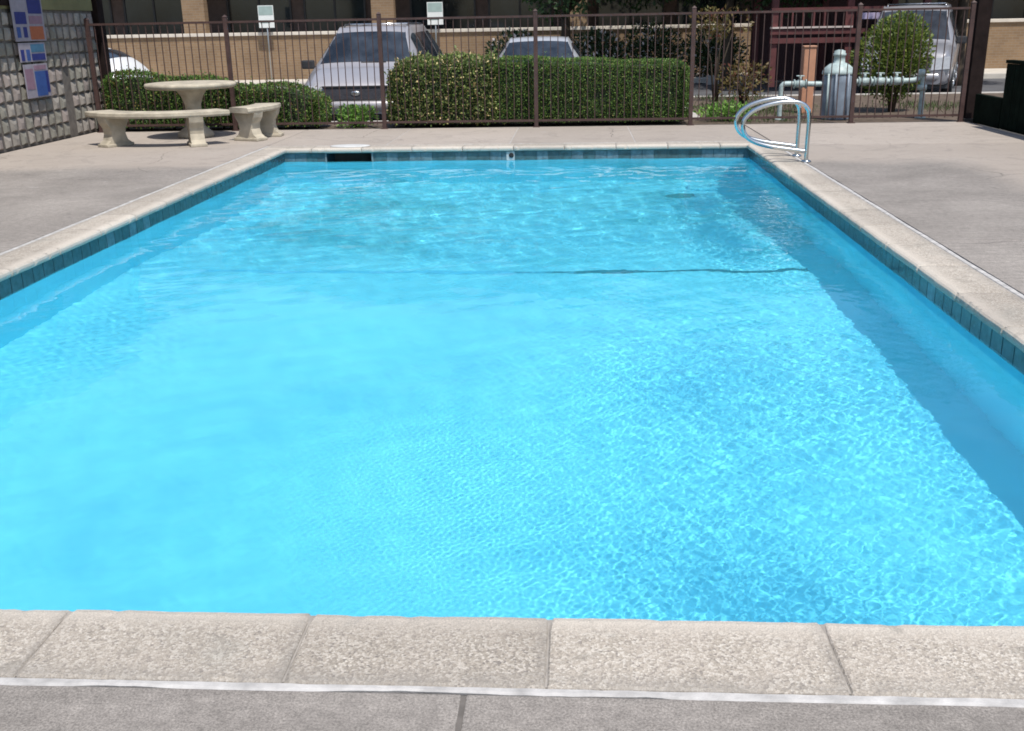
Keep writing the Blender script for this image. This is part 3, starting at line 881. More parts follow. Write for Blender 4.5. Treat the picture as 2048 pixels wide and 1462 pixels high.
mb = MB(); mb.box(-0.10, 0.10, -0.10, 0.10, 0, 2.7, 0.006); mb.build('shaft', M_TIMBER, gp)
mb = MB(); mb.box(-0.13, 0.13, -0.13, 0.13, 0.0, 0.05, 0.004); mb.build('base_plate', M_DARKFRAME, gp)

# ---- red timber porch behind the valves
M_RED = simple('maroon_timber', (0.10, 0.028, 0.026), 0.75, var=0.25, vscale=6)
M_REDTOP = simple('lit_rail_cap', (0.50, 0.42, 0.38), 0.7, var=0.15)  # pale colour stands in for sunlight on top of the maroon rail
pc = thing('timber_porch', 'maroon timber porch frame with railings behind the white valve pipes', 'porch', (0, 26.0, -0.02))
PX_ = [4.70, 6.45, 8.2]
for x in PX_:
    for y in (0, 2.6):
        mb = MB(); mb.box(x - .075, x + .075, y - .075, y + .075, 0, 3.0); mb.build('post', M_RED, pc)
for (z0, z1) in ((1.00, 1.12), (1.20, 1.31), (1.74, 1.80), (2.75, 3.0)):
    mb = MB(); mb.box(4.6, 8.3, -0.12, -0.076, z0, z1); mb.build('rail', M_RED, pc)
mb = MB(); mb.box(4.6, 6.5, -0.15, 0.0, 1.335, 1.375); mb.build('rail_cap', M_REDTOP, pc)
for i in range(14):
    x = 4.85 + i * 0.25
    mb = MB(); mb.box(x - .02, x + .02, -0.10, -0.07, 1.376, 1.74); mb.build('baluster', M_RED, pc)
mb = MB(); mb.box(4.2, 8.8, -0.6, 3.2, 3.0, 3.14); mb.build('roof', M_ROOF, pc)
mb = MB(); mb.box(4.6, 8.3, 2.68, 2.74, 0.0, 3.0); mb.build('back_wall', simple('porch_back', (0.05, 0.02, 0.02), 0.8), pc)
mb = MB(); mb.box(6.6, 7.15, -0.16, -0.13, 1.52, 1.66); mb.build('plate', simple('lilac_plate', (0.42, 0.36, 0.50), 0.5), pc)
# ================================================================== VEGETATION
def mat_leaf(name, dark, mid, light, trans=0.25, odd=None, odd_at=0.9):
    m = bpy.data.materials.new(name)
    m.use_nodes = True
    nt = m.node_tree; nt.nodes.clear()
    out = nt.nodes.new('ShaderNodeOutputMaterial')
    g = nt.nodes.new('ShaderNodeNewGeometry')
    stops = [(0.0, dark), (0.5, mid), (0.86, light)]
    if odd: stops.append((odd_at, odd))
    c = ramp(nt, g.outputs['Random Per Island'], stops)
    f = noise(nt, g.outputs['Position'], 3.0, 3)
    c = mixc(nt, 0.5, c, ramp(nt, f, [(0.3, 0.3), (0.7, 0.7)]), 'OVERLAY')
    pb = nt.nodes.new('ShaderNodeBsdfPrincipled')
    pb.inputs['Roughness'].default_value = 0.5
    pb.inputs['Specular IOR Level'].default_value = 0.35
    nt.links.new(c, pb.inputs['Base Color'])
    tr = nt.nodes.new('ShaderNodeBsdfTranslucent')
    nt.links.new(c, tr.inputs['Color'])
    mx = nt.nodes.new('ShaderNodeMixShader'); mx.inputs[0].default_value = trans
    nt.links.new(pb.outputs[0], mx.inputs[1]); nt.links.new(tr.outputs[0], mx.inputs[2])
    nt.links.new(mx.outputs[0], out.inputs['Surface'])
    return m

def leaf_mesh(name, P, D, size, mat, aspect=0.55, tilt=0.8):
    """P leaf bases, D growth directions; each leaf a folded pair of triangles"""
    n = len(P)
    D = D + rng.normal(0, tilt, D.shape)
    D /= np.linalg.norm(D, axis=1, keepdims=True) + 1e-9
    A = rng.normal(0, 1, (n, 3))
    S_ = np.cross(D, A); S_ /= np.linalg.norm(S_, axis=1, keepdims=True) + 1e-9
    U = np.cross(S_, D)
    L = size * (0.6 + 0.8 * rng.random((n, 1)))
    W = L * aspect
    a = P
    b = P + D * L * 0.5 + S_ * W * 0.5 + U * W * 0.12
    c = P + D * L - U * L * 0.08
    d = P + D * L * 0.5 - S_ * W * 0.5 + U * W * 0.12
    V = np.stack([a, b, c, d], 1).reshape(-1, 3)
    i = np.arange(n)[:, None] * 4
    T = np.concatenate([i + np.array([[0, 1, 2]]), i + np.array([[0, 2, 3]])], 1).reshape(-1, 3)
    return np_mesh(name, V, T, mat)

def lump(P, s, k=4):
    """cheap smooth pseudo-noise"""
    out = np.zeros(len(P))
    for i in range(k):
        v = rng.normal(0, s, 3); out += np.sin(P @ v + rng.random() * 6.283)
    return out / k

M_TWIG = simple('twig_bark', (0.05, 0.035, 0.022), 0.9, var=0.3)
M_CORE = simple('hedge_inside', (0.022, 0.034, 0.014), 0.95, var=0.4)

def hedge(name, label, x0, x1, y0, y1, ztop_fn, n, size, mat, rough=0.035, corner=0.12, base=0.05, shoots=160):
    """clipped hedge: leaf shells over a dark twiggy core"""
    t = thing(name, label, 'hedge', ((x0 + x1) / 2, (y0 + y1) / 2, 0))
    cx, cy = (x0 + x1) / 2, (y0 + y1) / 2
    # sample points on front, back, sides, top
    pts, nrm = [], []
    zmax = max(ztop_fn(x) for x in np.linspace(x0, x1, 20))
    W_, D_ = x1 - x0, y1 - y0
    areas = np.array([W_ * zmax * 1.3, W_ * zmax * 0.5, D_ * zmax, D_ * zmax, W_ * D_ * 1.1])
    cnt = (n * areas / areas.sum()).astype(int)
    for side, c in enumerate(cnt):
        u, v = rng.random(c), rng.random(c)
        x = x0 + u * W_ if side in (0, 1, 4) else np.full(c, x0 if side == 2 else x1)
        if side in (2, 3): y = y0 + u * D_
        elif side == 4: y = y0 + v * D_
        else: y = np.full(c, y0 if side == 0 else y1)
        zt = np.array([ztop_fn(q) for q in x])
        z = zt if side == 4 else base + v * (zt - base)
        N_ = {0: (0, -1, .25), 1: (0, 1, .25), 2: (-1, 0, .25), 3: (1, 0, .25), 4: (0, 0, 1)}[side]
        pts.append(np.stack([x, y, z], -1)); nrm.append(np.tile(np.array(N_, float), (c, 1)))
    P = np.concatenate(pts); Nn = np.concatenate(nrm)
    # round the corners
    zt = np.array([ztop_fn(q) for q in P[:, 0]])
    ex = np.clip(corner - np.minimum(P[:, 0] - x0, x1 - P[:, 0]), 0, None) / corner
    ey = np.clip(corner - np.minimum(P[:, 1] - y0, y1 - P[:, 1]), 0, None) / corner
    ez = np.clip(corner - (zt - P[:, 2]), 0, None) / corner
    s2 = ex ** 2 + ey ** 2 + ez ** 2
    over = np.clip(np.sqrt(s2) - 1, 0, None) * corner
    ctr = np.stack([np.clip(P[:, 0], x0 + corner, x1 - corner), np.clip(P[:, 1], y0 + corner, y1 - corner), np.minimum(P[:, 2], zt - corner)], -1)
    dirv = P - ctr; dl = np.linalg.norm(dirv, axis=1, keepdims=True) + 1e-6
    P = P - dirv / dl * over[:, None]
    depth = rng.exponential(rough, len(P)) - rough * 0.6
    P = P - Nn * depth[:, None] + Nn * (lump(P, 5.0) * rough * 0.9)[:, None]
    # stray shoots standing out of the clipped surface
    ns = int(shoots)
    if ns:
        sel = rng.integers(0, len(P), ns); ext = []; exd = []
        for q in sel:
            base_p = P[q]; dv = Nn[q] * 0.6 + np.array([rng.normal(0, .3), rng.normal(0, .2), 0.9]); dv /= np.linalg.norm(dv)
            for s_ in np.linspace(0.01, rng.uniform(.05, .13), 6): ext.append(base_p + dv * s_); exd.append(dv)
        P = np.concatenate([P, np.array(ext)]); Nn = np.concatenate([Nn, np.array(exd)])
    # thin, twiggy gaps
    gap = (lump(P, 7.0, 5) < -0.52) & (rng.random(len(P)) < 0.75)
    P, Nn = P[~gap], Nn[~gap]
    P = P - np.array([cx, cy, 0])
    link('foliage', leaf_mesh('foliage', P, Nn, size, mat), t)
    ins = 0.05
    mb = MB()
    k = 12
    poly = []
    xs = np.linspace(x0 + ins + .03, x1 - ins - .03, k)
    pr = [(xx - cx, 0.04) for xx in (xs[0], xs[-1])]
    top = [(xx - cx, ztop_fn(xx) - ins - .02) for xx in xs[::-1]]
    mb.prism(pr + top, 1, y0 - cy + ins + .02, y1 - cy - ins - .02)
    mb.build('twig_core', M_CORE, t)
    for xx in np.arange(x0 + .2, x1 - .1, 0.4):
        mb = MB(); mb.tube([(xx - cx, random.uniform(-.1, .1), -0.03), (xx - cx + random.uniform(-.05, .05), 0, 0.12)], [0.022, 0.015], 6)
        mb.build('stem', M_TWIG, t)
    return t

M_BOX = mat_leaf('clipped_hedge_leaf', (0.065, 0.13, 0.03), (0.12, 0.22, 0.045), (0.19, 0.30, 0.07), 0.2, (0.26, 0.24, 0.085), 0.95)
M_PRIVET = mat_leaf('bushy_hedge_leaf', (0.057, 0.103, 0.025), (0.144, 0.205, 0.054), (0.262, 0.307, 0.095), 0.2, (0.788, 0.615, 0.316), 0.90)
M_LOWH = mat_leaf('low_hedge_leaf', (0.048, 0.103, 0.025), (0.105, 0.194, 0.042), (0.197, 0.307, 0.067), 0.22, (0.262, 0.194, 0.062), 0.94)
M_BRIGHT = mat_leaf('bright_leaf', (0.088, 0.193, 0.035), (0.158, 0.315, 0.061), (0.263, 0.438, 0.088), 0.3)
M_OLIVELEAF = mat_leaf('yellow_green_leaf', (0.045, 0.085, 0.014), (0.12, 0.17, 0.028), (0.20, 0.24, 0.045), 0.3)
M_TREE = mat_leaf('tree_leaf', (0.012, 0.030, 0.010), (0.025, 0.055, 0.016), (0.045, 0.085, 0.025), 0.25)
M_FLOWER = mat_leaf('flowering_shrub_leaf', (0.021, 0.044, 0.021), (0.044, 0.088, 0.035), (0.088, 0.131, 0.052), 0.2, (0.963, 0.875, 0.875), 0.93)
M_AUTUMN = mat_leaf('autumn_leaf', (0.09, 0.055, 0.02), (0.15, 0.11, 0.03), (0.13, 0.13, 0.045), 0.3, (0.17, 0.06, 0.04), 0.88)

hedge('trimmed_hedge', 'long flat-topped trimmed green hedge behind the fence, right of the bushy one', -1.30, 1.78, 16.62, 17.5,
      lambda x: 1.03 - 0.035 * (x + 1.3) + 0.012 * math.sin(x * 6), 32000, 0.030, M_BOX, rough=0.018, corner=0.2, shoots=50)
hedge('bushy_hedge', 'mottled bushy hedge with rounded corner in front of the silver minivan', -2.98, -1.22, 16.60, 17.55,
      lambda x: 1.03 - 0.16 * max(0, (-2.35 - x)) ** 1.3 + 0.025 * math.sin(x * 9), 13000, 0.048, M_PRIVET, rough=0.045, corner=0.22)
hedge('low_hedge', 'low dark green hedge behind the concrete table', -7.62, -4.08, 16.62, 17.35,
      lambda x: (0.86 if x < -7.0 else 0.86 - 0.10 * (x + 7.0)) + 0.03 * math.sin(x * 5) - (0.10 * max(0, x + 4.6)), 22000, 0.036, M_LOWH, rough=0.035, corner=0.14)

def shrub(name, label, loc, rx, ry, rz, zc, n, size, mat, stems=7, lumpy=0.25, cat='shrub', aspect=0.5, up=0.5, group=None, gappy=0.0):
    """free growing shrub: branching stems and leaves through the volume"""
    t = thing(name, label, cat, loc, 0, group)
    d = rng.normal(0, 1, (n, 3)); d /= np.linalg.norm(d, axis=1, keepdims=True)
    r = rng.random(n) ** (1 / 2.2)
    lum = 1 + lumpy * lump(d, 2.6, 5)
    P = d * (r * lum)[:, None] * np.array([rx, ry, rz]) + np.array([0, 0, zc])
    if gappy > 0:
        keep = lump(P, 5.5 / max(rx, rz), 5) > -0.35 + gappy * 0.3
        P, d = P[keep], d[keep]
    keep = P[:, 2] > 0.02
    P, d = P[keep], d[keep]
    link('foliage', leaf_mesh('foliage', P, d + np.array([0, 0, up]), size, mat, aspect), t)
    mb = MB()
    for k in range(stems):
        a = 2 * math.pi * k / stems + random.uniform(-.3, .3)
        q = Vector((math.cos(a) * rx * .55, math.sin(a) * ry * .55, zc + rz * random.uniform(.1, .6)))
        mb.tube([(0.03 * math.cos(a), 0.03 * math.sin(a), -0.05), (q.x * .35, q.y * .35, q.z * .5), tuple(q)], [0.016 + .012 * rx, 0.012 + .006 * rx, 0.004], 6)
    mb.build('stems', M_TWIG, t)
    return t
shrub('leafy_shrub', 'small bright green shrub below the minivan bumper', (-3.58, 16.95, -0.02), 0.36, 0.26, 0.21, 0.17, 900, 0.06, M_BRIGHT)
shrub('leafy_shrub', 'low bright green clump right of the trimmed hedge behind the fence', (2.45, 17.3, -0.02), 0.45, 0.35, 0.15, 0.13, 1000, 0.06, M_BRIGHT)
shrub('autumn_shrub', 'orange-yellow autumn shrub left of the grab rails, behind the fence', (3.15, 20.2, -0.02), 0.50, 0.45, 0.38, 0.48, 800, 0.075, M_AUTUMN, gappy=0.6)
shrub('autumn_sapling', 'tall thin sapling with orange and red leaves right of the trimmed hedge', (2.80, 21.5, -0.02), 0.62, 0.5, 0.32, 1.48, 900, 0.085, M_AUTUMN, stems=4, gappy=0.6)
shrub('round_bush', 'rounded yellow-green bush behind the white valve pipes', (5.45, 18.6, -0.02), 0.60, 0.52, 0.72, 0.92, 9500, 0.058, M_OLIVELEAF, stems=9, lumpy=0.30, up=0.7)
for i, (x, y, rx, h) in enumerate(((0.6, 30.9, 0.9, 0.75), (2.2, 31.2, 1.0, 0.8), (3.9, 31.0, 0.9, 0.68), (-1.7, 31.0, 0.85, 0.72))):
    shrub('flowering_shrub', ('dark flowering shrub with pale specks right of the tree trunk', 'dark flowering shrub with pale specks, the middle of three by the building', 'dark flowering shrub with pale specks beside the maroon porch', 'dark flowering shrub with pale specks between the minivan and the silver sedan')[i],
          (x, y, 0.0), rx, 0.7, h, h * 0.9, 2600, 0.12, M_FLOWER, group='flowering shrubs by the brick building')

def tree(label, loc, h_trunk, r_tr, cx, cz, rx, rz, n, size, mat, nlump=9, lean=0.0):
    t = thing('shade_tree', label, 'tree', loc, 0, 'shade trees behind the parking lot')
    mb = MB()
    top = Vector((lean, 0, h_trunk))
    mb.tube([(0, 0, -0.1), (0.02, 0, 0.4), (lean * .5, 0.03, h_trunk * .6), tuple(top)], [r_tr * 1.35, r_tr, r_tr * .85, r_tr * .7], 10)
    ctrs = []
    for k in range(nlump):
        a = 2 * math.pi * (k / nlump) + random.uniform(-.4, .4)
        rr = random.uniform(.35, .75)
        q = Vector((cx + math.cos(a) * rx * rr, math.sin(a) * rx * rr, cz + random.uniform(-.55, .6) * rz))
        ctrs.append(q)
        mid = top.lerp(q, .5) + Vector((0, 0, .2))
        mb.tube([tuple(top - Vector((0, 0, .15))), tuple(mid), tuple(q)], [r_tr * .5, r_tr * .28, 0.02], 7)
    mb.build('trunk', M_TWIG, t)
    per = n // (nlump + 1)
    PP, DD = [], []
    for q in ctrs + [Vector((cx, 0, cz))]:
        d = rng.normal(0, 1, (per, 3)); d /= np.linalg.norm(d, axis=1, keepdims=True)
        r = rng.random(per) ** (1 / 2.5)
        sc_ = np.array([rx * .48, rx * .48, rz * .48]) * random.uniform(.8, 1.2)
        PP.append(d * (r * (1 + .25 * lump(d, 3.0)))[:, None] * sc_ + np.array(q)); DD.append(d)
    link('crown', leaf_mesh('crown', np.concatenate(PP), np.concatenate(DD) + np.array([0, 0, -.3]), size, mat, 0.55), t)
tree('shade tree whose trunk stands behind the silver sedan', (-0.28, 29.3, -0.15), 2.1, 0.16, 0.9, 4.1, 2.9, 2.5, 13000, 0.15, M_TREE)
tree('shade tree behind the trimmed hedge and beside the maroon porch', (4.0, 28.6, -0.15), 2.4, 0.15, 0.2, 4.3, 3.0, 2.6, 13000, 0.15, M_TREE)
tree('shade tree behind the round bush at the right', (9.6, 27.6, -0.15), 2.6, 0.16, -0.4, 4.6, 3.1, 2.5, 13000, 0.15, M_TREE)

# ---- grass in the bed on the right
M_GRASS = mat_leaf('grass_blade', (0.03, 0.06, 0.015), (0.055, 0.105, 0.025), (0.09, 0.14, 0.035), 0.25)
def grass():
    n = 6500
    x = 2.15 + rng.random(n) * 5.5; y = 16.75 + rng.random(n) * 5.8
    keep = np.sin(x * 2.1 + 1) + np.sin(y * 1.7) + rng.normal(0, .5, n) - 0.55 * np.clip(x - 3.0, 0, 2.4) > -0.3
    P = np.stack([x, y, np.full(n, -0.022)], -1)[keep]
    D = np.tile(np.array([0, 0, 1.0]), (len(P), 1))
    o = link('grass', leaf_mesh('grass', P, D, 0.09, M_GRASS, 0.12, 0.35))
    tag(o, 'patchy green grass in the bed behind the fence', 'grass', kind='stuff')
grass()
# ================================================================== VEHICLES
M_TYRE = simple('tyre_rubber', (0.018, 0.018, 0.019), 0.85, var=0.2)
M_RIM = simple('alloy_rim', (0.55, 0.56, 0.57), 0.35, metal=0.8, var=0.08)
def mat_carglass():
    m, nt, b = new_mat('car_glass')
    p = world_pos(nt)
    nt.links.new(ramp(nt, noise(nt, p, 2.2, 3), [(0.35, (0.010, 0.014, 0.020)), (0.7, (0.045, 0.055, 0.07))]), b.inputs['Base Color'])
    b.inputs['Roughness'].default_value = 0.08
    b.inputs['Specular IOR Level'].default_value = 0.6
    return m
M_CGLASS = mat_carglass()
M_CHROME = simple('chrome_trim', (0.70, 0.70, 0.70), 0.2, metal=0.9, var=0.05)
M_LAMP = simple('headlamp_lens', (0.62, 0.64, 0.66), 0.12, var=0.12, vscale=20)
M_GRILLE = simple('dark_grille', (0.05, 0.05, 0.06), 0.5, var=0.3, vscale=30)
M_PLASTIC = simple('dark_plastic', (0.03, 0.03, 0.032), 0.6, var=0.2)
M_TAIL = simple('tail_lamp_red', (0.35, 0.02, 0.025), 0.25)
def paint(name, c, metal):
    m, nt, b = new_mat(name)
    f = noise(nt, world_pos(nt), 1.5, 4)
    nt.links.new(ramp(nt, f, [(0.3, tuple(v * .92 for v in c)), (0.7, tuple(min(1, v * 1.06) for v in c))]), b.inputs['Base Color'])
    b.inputs['Metallic'].default_value = metal; b.inputs['Roughness'].default_value = 0.38
    b.inputs['Coat Weight'].default_value = 0.6; b.inputs['Coat Roughness'].default_value = 0.08
    return m
M_SILVER = paint('silver_paint', (0.40, 0.385, 0.395), 0.35)
M_SILVER2 = paint('pale_silver_paint', (0.50, 0.51, 0.53), 0.35)
M_WHITEP = paint('white_paint', (0.78, 0.78, 0.77), 0.0)

M_SHADEP = paint('shaded_grey_paint', (0.26, 0.26, 0.28), 0.2)  # grey puts the shade over the whitish vehicle into its paint
def cr(p0, p1, p2, p3, t):
    return 0.5 * ((2 * p1) + (-p0 + p2) * t + (2 * p0 - 5 * p1 + 4 * p2 - p3) * t * t + (-p0 + 3 * p1 - 3 * p2 + p3) * t ** 3)

class Body:
    """car body surface: stations along the length, spline interpolated"""
    def __init__(s, st):
        A = []
        for (y, zt, wt, zb, wb, zs) in st:
            zs2 = zs + 0.0
            A.append([(0.0, y, zt + 0.025), (wt * .55, y, zt + 0.018), (wt * .9, y, zt), (wt, y, zt - 0.035),
                      (wb, y, zb), (wb + .012, y, zb * .55 + zs2 * .45), (wb - .02, y, zs2 + .06), (wb - .10, y, zs2)])
        s.A = np.array(A); s.m, s.n = len(A), len(A[0])
    def at(s, u, v):
        i = min(max(int(math.floor(u)), 0), s.m - 2); j = min(max(int(math.floor(v)), 0), s.n - 2)
        tu, tv = u - i, v - j
        rows = []
        for a in range(i - 1, i + 3):
            a_ = min(max(a, 0), s.m - 1)
            q = [s.A[a_][min(max(b, 0), s.n - 1)] for b in range(j - 1, j + 3)]
            if j == 0: q[0] = q[2] * np.array([-1, 1, 1])
            rows.append(cr(*q, tv))
        p = cr(*rows, tu)
        return p
    def off(s, u, v, d, sgn=1):
        e = 0.05
        p = s.at(u, v)
        du = s.at(min(u + e, s.m - 1), v) - s.at(max(u - e, 0), v)
        dv = s.at(u, min(v + e, s.n - 1)) - s.at(u, v - e if v > e else v)
        n = np.cross(dv, du); n = n / (np.linalg.norm(n) + 1e-9)
        if n[0] * p[0] < -1e-6 and p[0] > 0.3: n = -n
        if n[2] < 0 and v < 2.5: n = -n
        q = p + n * d
        return (q[0] * sgn, q[1], q[2])
    def mesh(s, mb, su=4, sv=3):
        P = []
        for i in range((s.m - 1) * su + 1):
            u = i / su
            row = [s.at(u, j / sv) for j in range((s.n - 1) * sv + 1)]
            P.append([(-p[0], p[1], p[2]) for p in row[::-1]] + [tuple(p) for p in row[1:]])
        mb.grid(P, smooth=True)
        for r in (0, len(P) - 1):
            b = len(mb.v); mb.v += P[r]; mb.f.append(tuple(range(b, b + len(P[r])))); mb.sm.append(False)
    def patch(s, mb, u0, u1, v0, v1, d=0.006, sgn=1, both=False, k=8):
        """a raised panel conforming to the body; u0/u1 may be functions of v in 0..1"""
        sides = (1, -1) if both else (sgn,)
        for sg in sides:
            P = []
            for a in range(k + 1):
                row = []
                for b in range(k + 1):
                    v = v0 + (v1 - v0) * b / k
                    ua = u0(b / k) if callable(u0) else u0; ub = u1(b / k) if callable(u1) else u1
                    row.append(s.off(ua + (ub - ua) * a / k, v, d, sg))
                P.append(row)
            mb.grid(P, smooth=True)

def wheel(parent, x, y, r, w=0.21):
    sg = 1 if x > 0 else -1
    mb = MB()
    mb.lathe([(r * .62, -w / 2), (r * .93, -w / 2), (r, -w / 2 + .03), (r, w / 2 - .03), (r * .93, w / 2), (r * .62, w / 2)], 24)
    t = mb.build('wheel', M_TYRE, parent, (x, y, r), (0, math.pi / 2, 0))
    mb = MB()
    mb.lathe([(r * .63, -.03), (r * .63, .05), (r * .55, .035), (r * .2, .05), (r * .12, .065)], 20)
    for k in range(5):
        a = 2 * math.pi * k / 5
        mb.tube([(math.cos(a) * r * .15, math.sin(a) * r * .15, .055), (math.cos(a) * r * .56, math.sin(a) * r * .56, .05)], [.03, .022], 6)
    rm = mb.build('rim', M_RIM, t, (0, 0, 0), (0 if sg > 0 else math.pi, 0, 0))
    rm.location = (0, 0, sg * w * .28)

def car(kind, label, loc, rz, mat, group='vehicles in the parking lot'):
    if kind == 'minivan':
        st = [(0.00, .60, .62, .46, .70, .20), (0.10, .72, .74, .54, .84, .18), (0.35, .83, .78, .68, .90, .18), (0.75, .95, .79, .78, .93, .18), (1.02, 1.02, .80, .86, .94, .18),
              (1.85, 1.60, .62, 1.00, .95, .18), (2.3, 1.67, .65, 1.02, .95, .18), (3.6, 1.69, .65, 1.04, .95, .18), (4.5, 1.64, .62, 1.04, .94, .2), (4.82, 1.10, .74, .95, .92, .24), (4.9, .55, .78, .46, .84, .26)]
        rw_, cowl, roof, last, wb = 0.32, 4, 5, 8, (0.95, 3.95)
        name, cat = 'minivan', 'minivan'
    elif kind == 'sedan':
        st = [(0.00, .56, .58, .44, .66, .18), (0.10, .66, .70, .50, .80, .16), (0.4, .76, .74, .62, .85, .16), (1.0, .87, .75, .72, .87, .16), (1.35, .92, .75, .80, .88, .16),
              (2.15, 1.36, .56, .90, .88, .16), (2.6, 1.41, .58, .91, .88, .16), (3.3, 1.38, .56, .92, .88, .16), (4.0, 1.04, .66, .90, .87, .18), (4.55, .98, .68, .84, .84, .22), (4.65, .60, .66, .48, .78, .26)]
        rw_, cowl, roof, last, wb = 0.30, 4, 5, 7, (0.9, 3.55)
        name, cat = 'sedan', 'car'
    elif kind == 'hatchback':
        st = [(0.00, .56, .58, .44, .66, .18), (0.10, .66, .70, .50, .80, .16), (0.3, .78, .74, .62, .84, .16), (0.8, .89, .75, .74, .86, .16), (1.05, .94, .75, .82, .87, .16),
              (1.85, 1.37, .57, .92, .87, .16), (2.3, 1.42, .59, .93, .87, .16), (3.25, 1.38, .57, .95, .87, .18), (3.72, 1.18, .62, .94, .86, .2), (4.0, .90, .70, .80, .84, .22), (4.08, .56, .70, .46, .78, .26)]
        rw_, cowl, roof, last, wb = 0.30, 4, 5, 7, (0.8, 3.3)
        name, cat = 'hatchback', 'car'
    else:
        st = [(0.00, .80, .72, .60, .78, .30), (0.12, .95, .82, .70, .90, .28), (0.4, 1.05, .84, .86, .94, .28), (0.9, 1.12, .85, .95, .96, .28), (1.2, 1.16, .85, 1.02, .97, .28),
              (1.75, 1.82, .70, 1.14, .97, .28), (2.2, 1.90, .73, 1.15, .97, .28), (3.5, 1.91, .73, 1.16, .97, .28), (4.6, 1.86, .70, 1.16, .96, .28), (4.85, 1.25, .82, 1.0, .95, .3), (4.92, .65, .80, .55, .88, .32)]
        rw_, cowl, roof, last, wb = 0.38, 4, 5, 8, (0.95, 3.9)
        name, cat = 'sport_utility_vehicle', 'car'
    B = Body(st)
    t = thing(name, label, cat, loc, rz, group)
    mb = MB(); B.mesh(mb); body = mb.build('body', mat, t)
    mb = MB(); B.patch(mb, cowl + .06, roof - .08, 0.0, 2.55, both=True, k=10); mb.build('windshield', M_CGLASS, t)
    n_side = {'minivan': 3, 'sedan': 2, 'suv': 3, 'hatchback': 2}[kind]
    u0, u1 = roof - .25, last + (.85 if kind == 'hatchback' else .1)
    for sg in (1, -1):
        for k in range(n_side):
            a = u0 + (u1 - u0) * k / n_side + .06; b = u0 + (u1 - u0) * (k + 1) / n_side - .06
            mb = MB()
            if k == 0: B.patch(mb, lambda f, a=a: a + .12 - .45 * f, b, 3.18, 3.92, sgn=sg)
            else: B.patch(mb, a, b, 3.18, 3.92, sgn=sg)
            mb.build('side_window', M_CGLASS, t)
    mb = MB(); B.patch(mb, last + .25, last + .92, 0, 2.5, both=True); mb.build('rear_window', M_CGLASS, t)
    w0 = st[1][4]
    gz = {'minivan': (.46, .67), 'sedan': (.44, .58), 'suv': (.56, .84), 'hatchback': (.44, .58)}[kind]
    # front: grille, headlights, bumper, plate, emblem
    mb = MB()
    gw = .52 if kind in ('minivan', 'suv') else .45
    mb.prism([(-gw, gz[1]), (gw, gz[1]), (gw * .92, gz[0] + .05), (gw * .7, gz[0]), (-gw * .7, gz[0]), (-gw * .92, gz[0] + .05)], 1, -0.035, 0.06)
    gr = mb.build('grille', M_GRILLE, t)
    mb = MB(); mb.box(-gw * 1.04, gw * 1.04, -0.05, 0.03, gz[1] - .004, gz[1] + .022, .006)
    mb.build('trim_bar', M_PLASTIC, gr)
    mb = MB(); mb.lathe([(.06, 0), (.065, .008), (.04, .014)], 16, sx=1.2, sy=.7); mb.build('emblem', M_CHROME, gr, (0, -.036, (gz[0] + gz[1]) / 2), (math.pi / 2, 0, 0))
    for sg in (1, -1):
        mb = MB()
        mb.prism([(sg * (gw + .03), gz[1] - .01), (sg * (w0 - .02), gz[1] + .03), (sg * (w0 + .0), gz[0] + .06), (sg * (gw + .01), gz[0] + .03)], 1, -0.01, 0.16)
        mb.build('headlight', M_LAMP, t)
    mb = MB()
    bz = gz[0] - .02
    P = []
    for i in range(13):
        x = -w0 + 2 * w0 * i / 12; yy = -0.075 + 0.16 * (abs(x) / w0) ** 3
        P.append([(x, yy + .05, bz - .01), (x, yy, bz - .03), (x, yy - .008, bz - .10), (x, yy + .01, bz - .17), (x, yy + .10, bz - .20)])
    mb.grid(P); mb.build('front_bumper', mat, t)
    mb = MB()
    P = [[(x, y + .03, z) for z in (bz - .20, bz - .33)] for x, y in [(-w0 + 2 * w0 * i / 12, 0.0 + .14 * (abs(-1 + 2 * i / 12)) ** 3) for i in range(13)]]
    mb.grid(P); mb.build('lower_grille', M_PLASTIC, t)
    for sg in (1, -1):
        p = B.at(cowl + .35, 3.95)
        mb = MB(); mb.box(-.02, .19, -.05, .06, -.07, .09, .025); mb.box(-.16, .0, -.01, .03, -.065, -.02, .008)
        o = mb.build('wing_mirror', M_PLASTIC, t, (sg * (p[0] - .0), p[1], p[2] + .09)); o.scale = (sg, 1, 1)
        mb = MB(); mb.box(p[0] - .12, p[0] - .08 + .085, st[7][0] - .9, st[7][0] - .74, st[7][3] - .14, st[7][3] - .11, .008)
        h = mb.build('door_handle', M_CHROME, t); h.scale = (sg, 1, 1)
        for y in wb: wheel(t, sg * (st[5][4] - .10), y, rw_)
        mb = MB(); mb.box(st[9][4] - .12, st[9][4] + .02, st[9][0] - .06, st[9][0] + .05, st[9][3] - .25, st[9][3] + .05, .02)
        o = mb.build('tail_light', M_TAIL, t); o.scale = (sg, 1, 1)
    if kind in ('minivan', 'suv'):
        for sg in (1, -1):
            z = st[6][1]
            mb = MB(); mb.tube([(sg * st[6][2] * .86, st[6][0], z), (sg * st[6][2] * .86, st[6][0] + .1, z + .06), (sg * st[6][2] * .86, st[8][0] - .35, z + .06), (sg * st[6][2] * .86, st[8][0] - .25, z - .01)], .016, 8)
            mb.build('roof_rail', M_CHROME if kind == 'suv' else M_PLASTIC, t)
        for y in (st[6][0] + .4, st[7][0] + .3):
            mb = MB(); mb.tube([(-st[6][2] * .86, y, st[6][1] + .065), (st[6][2] * .86, y, st[6][1] + .065)], .014, 8); mb.build('crossbar', M_CHROME, t)
    mb = MB(); mb.box(-.02, .40, -.015, 0, 0, .012); mb.build('wiper', M_PLASTIC, t, (-.05, st[cowl][0] + .02, st[cowl][1] + .035))
    return t
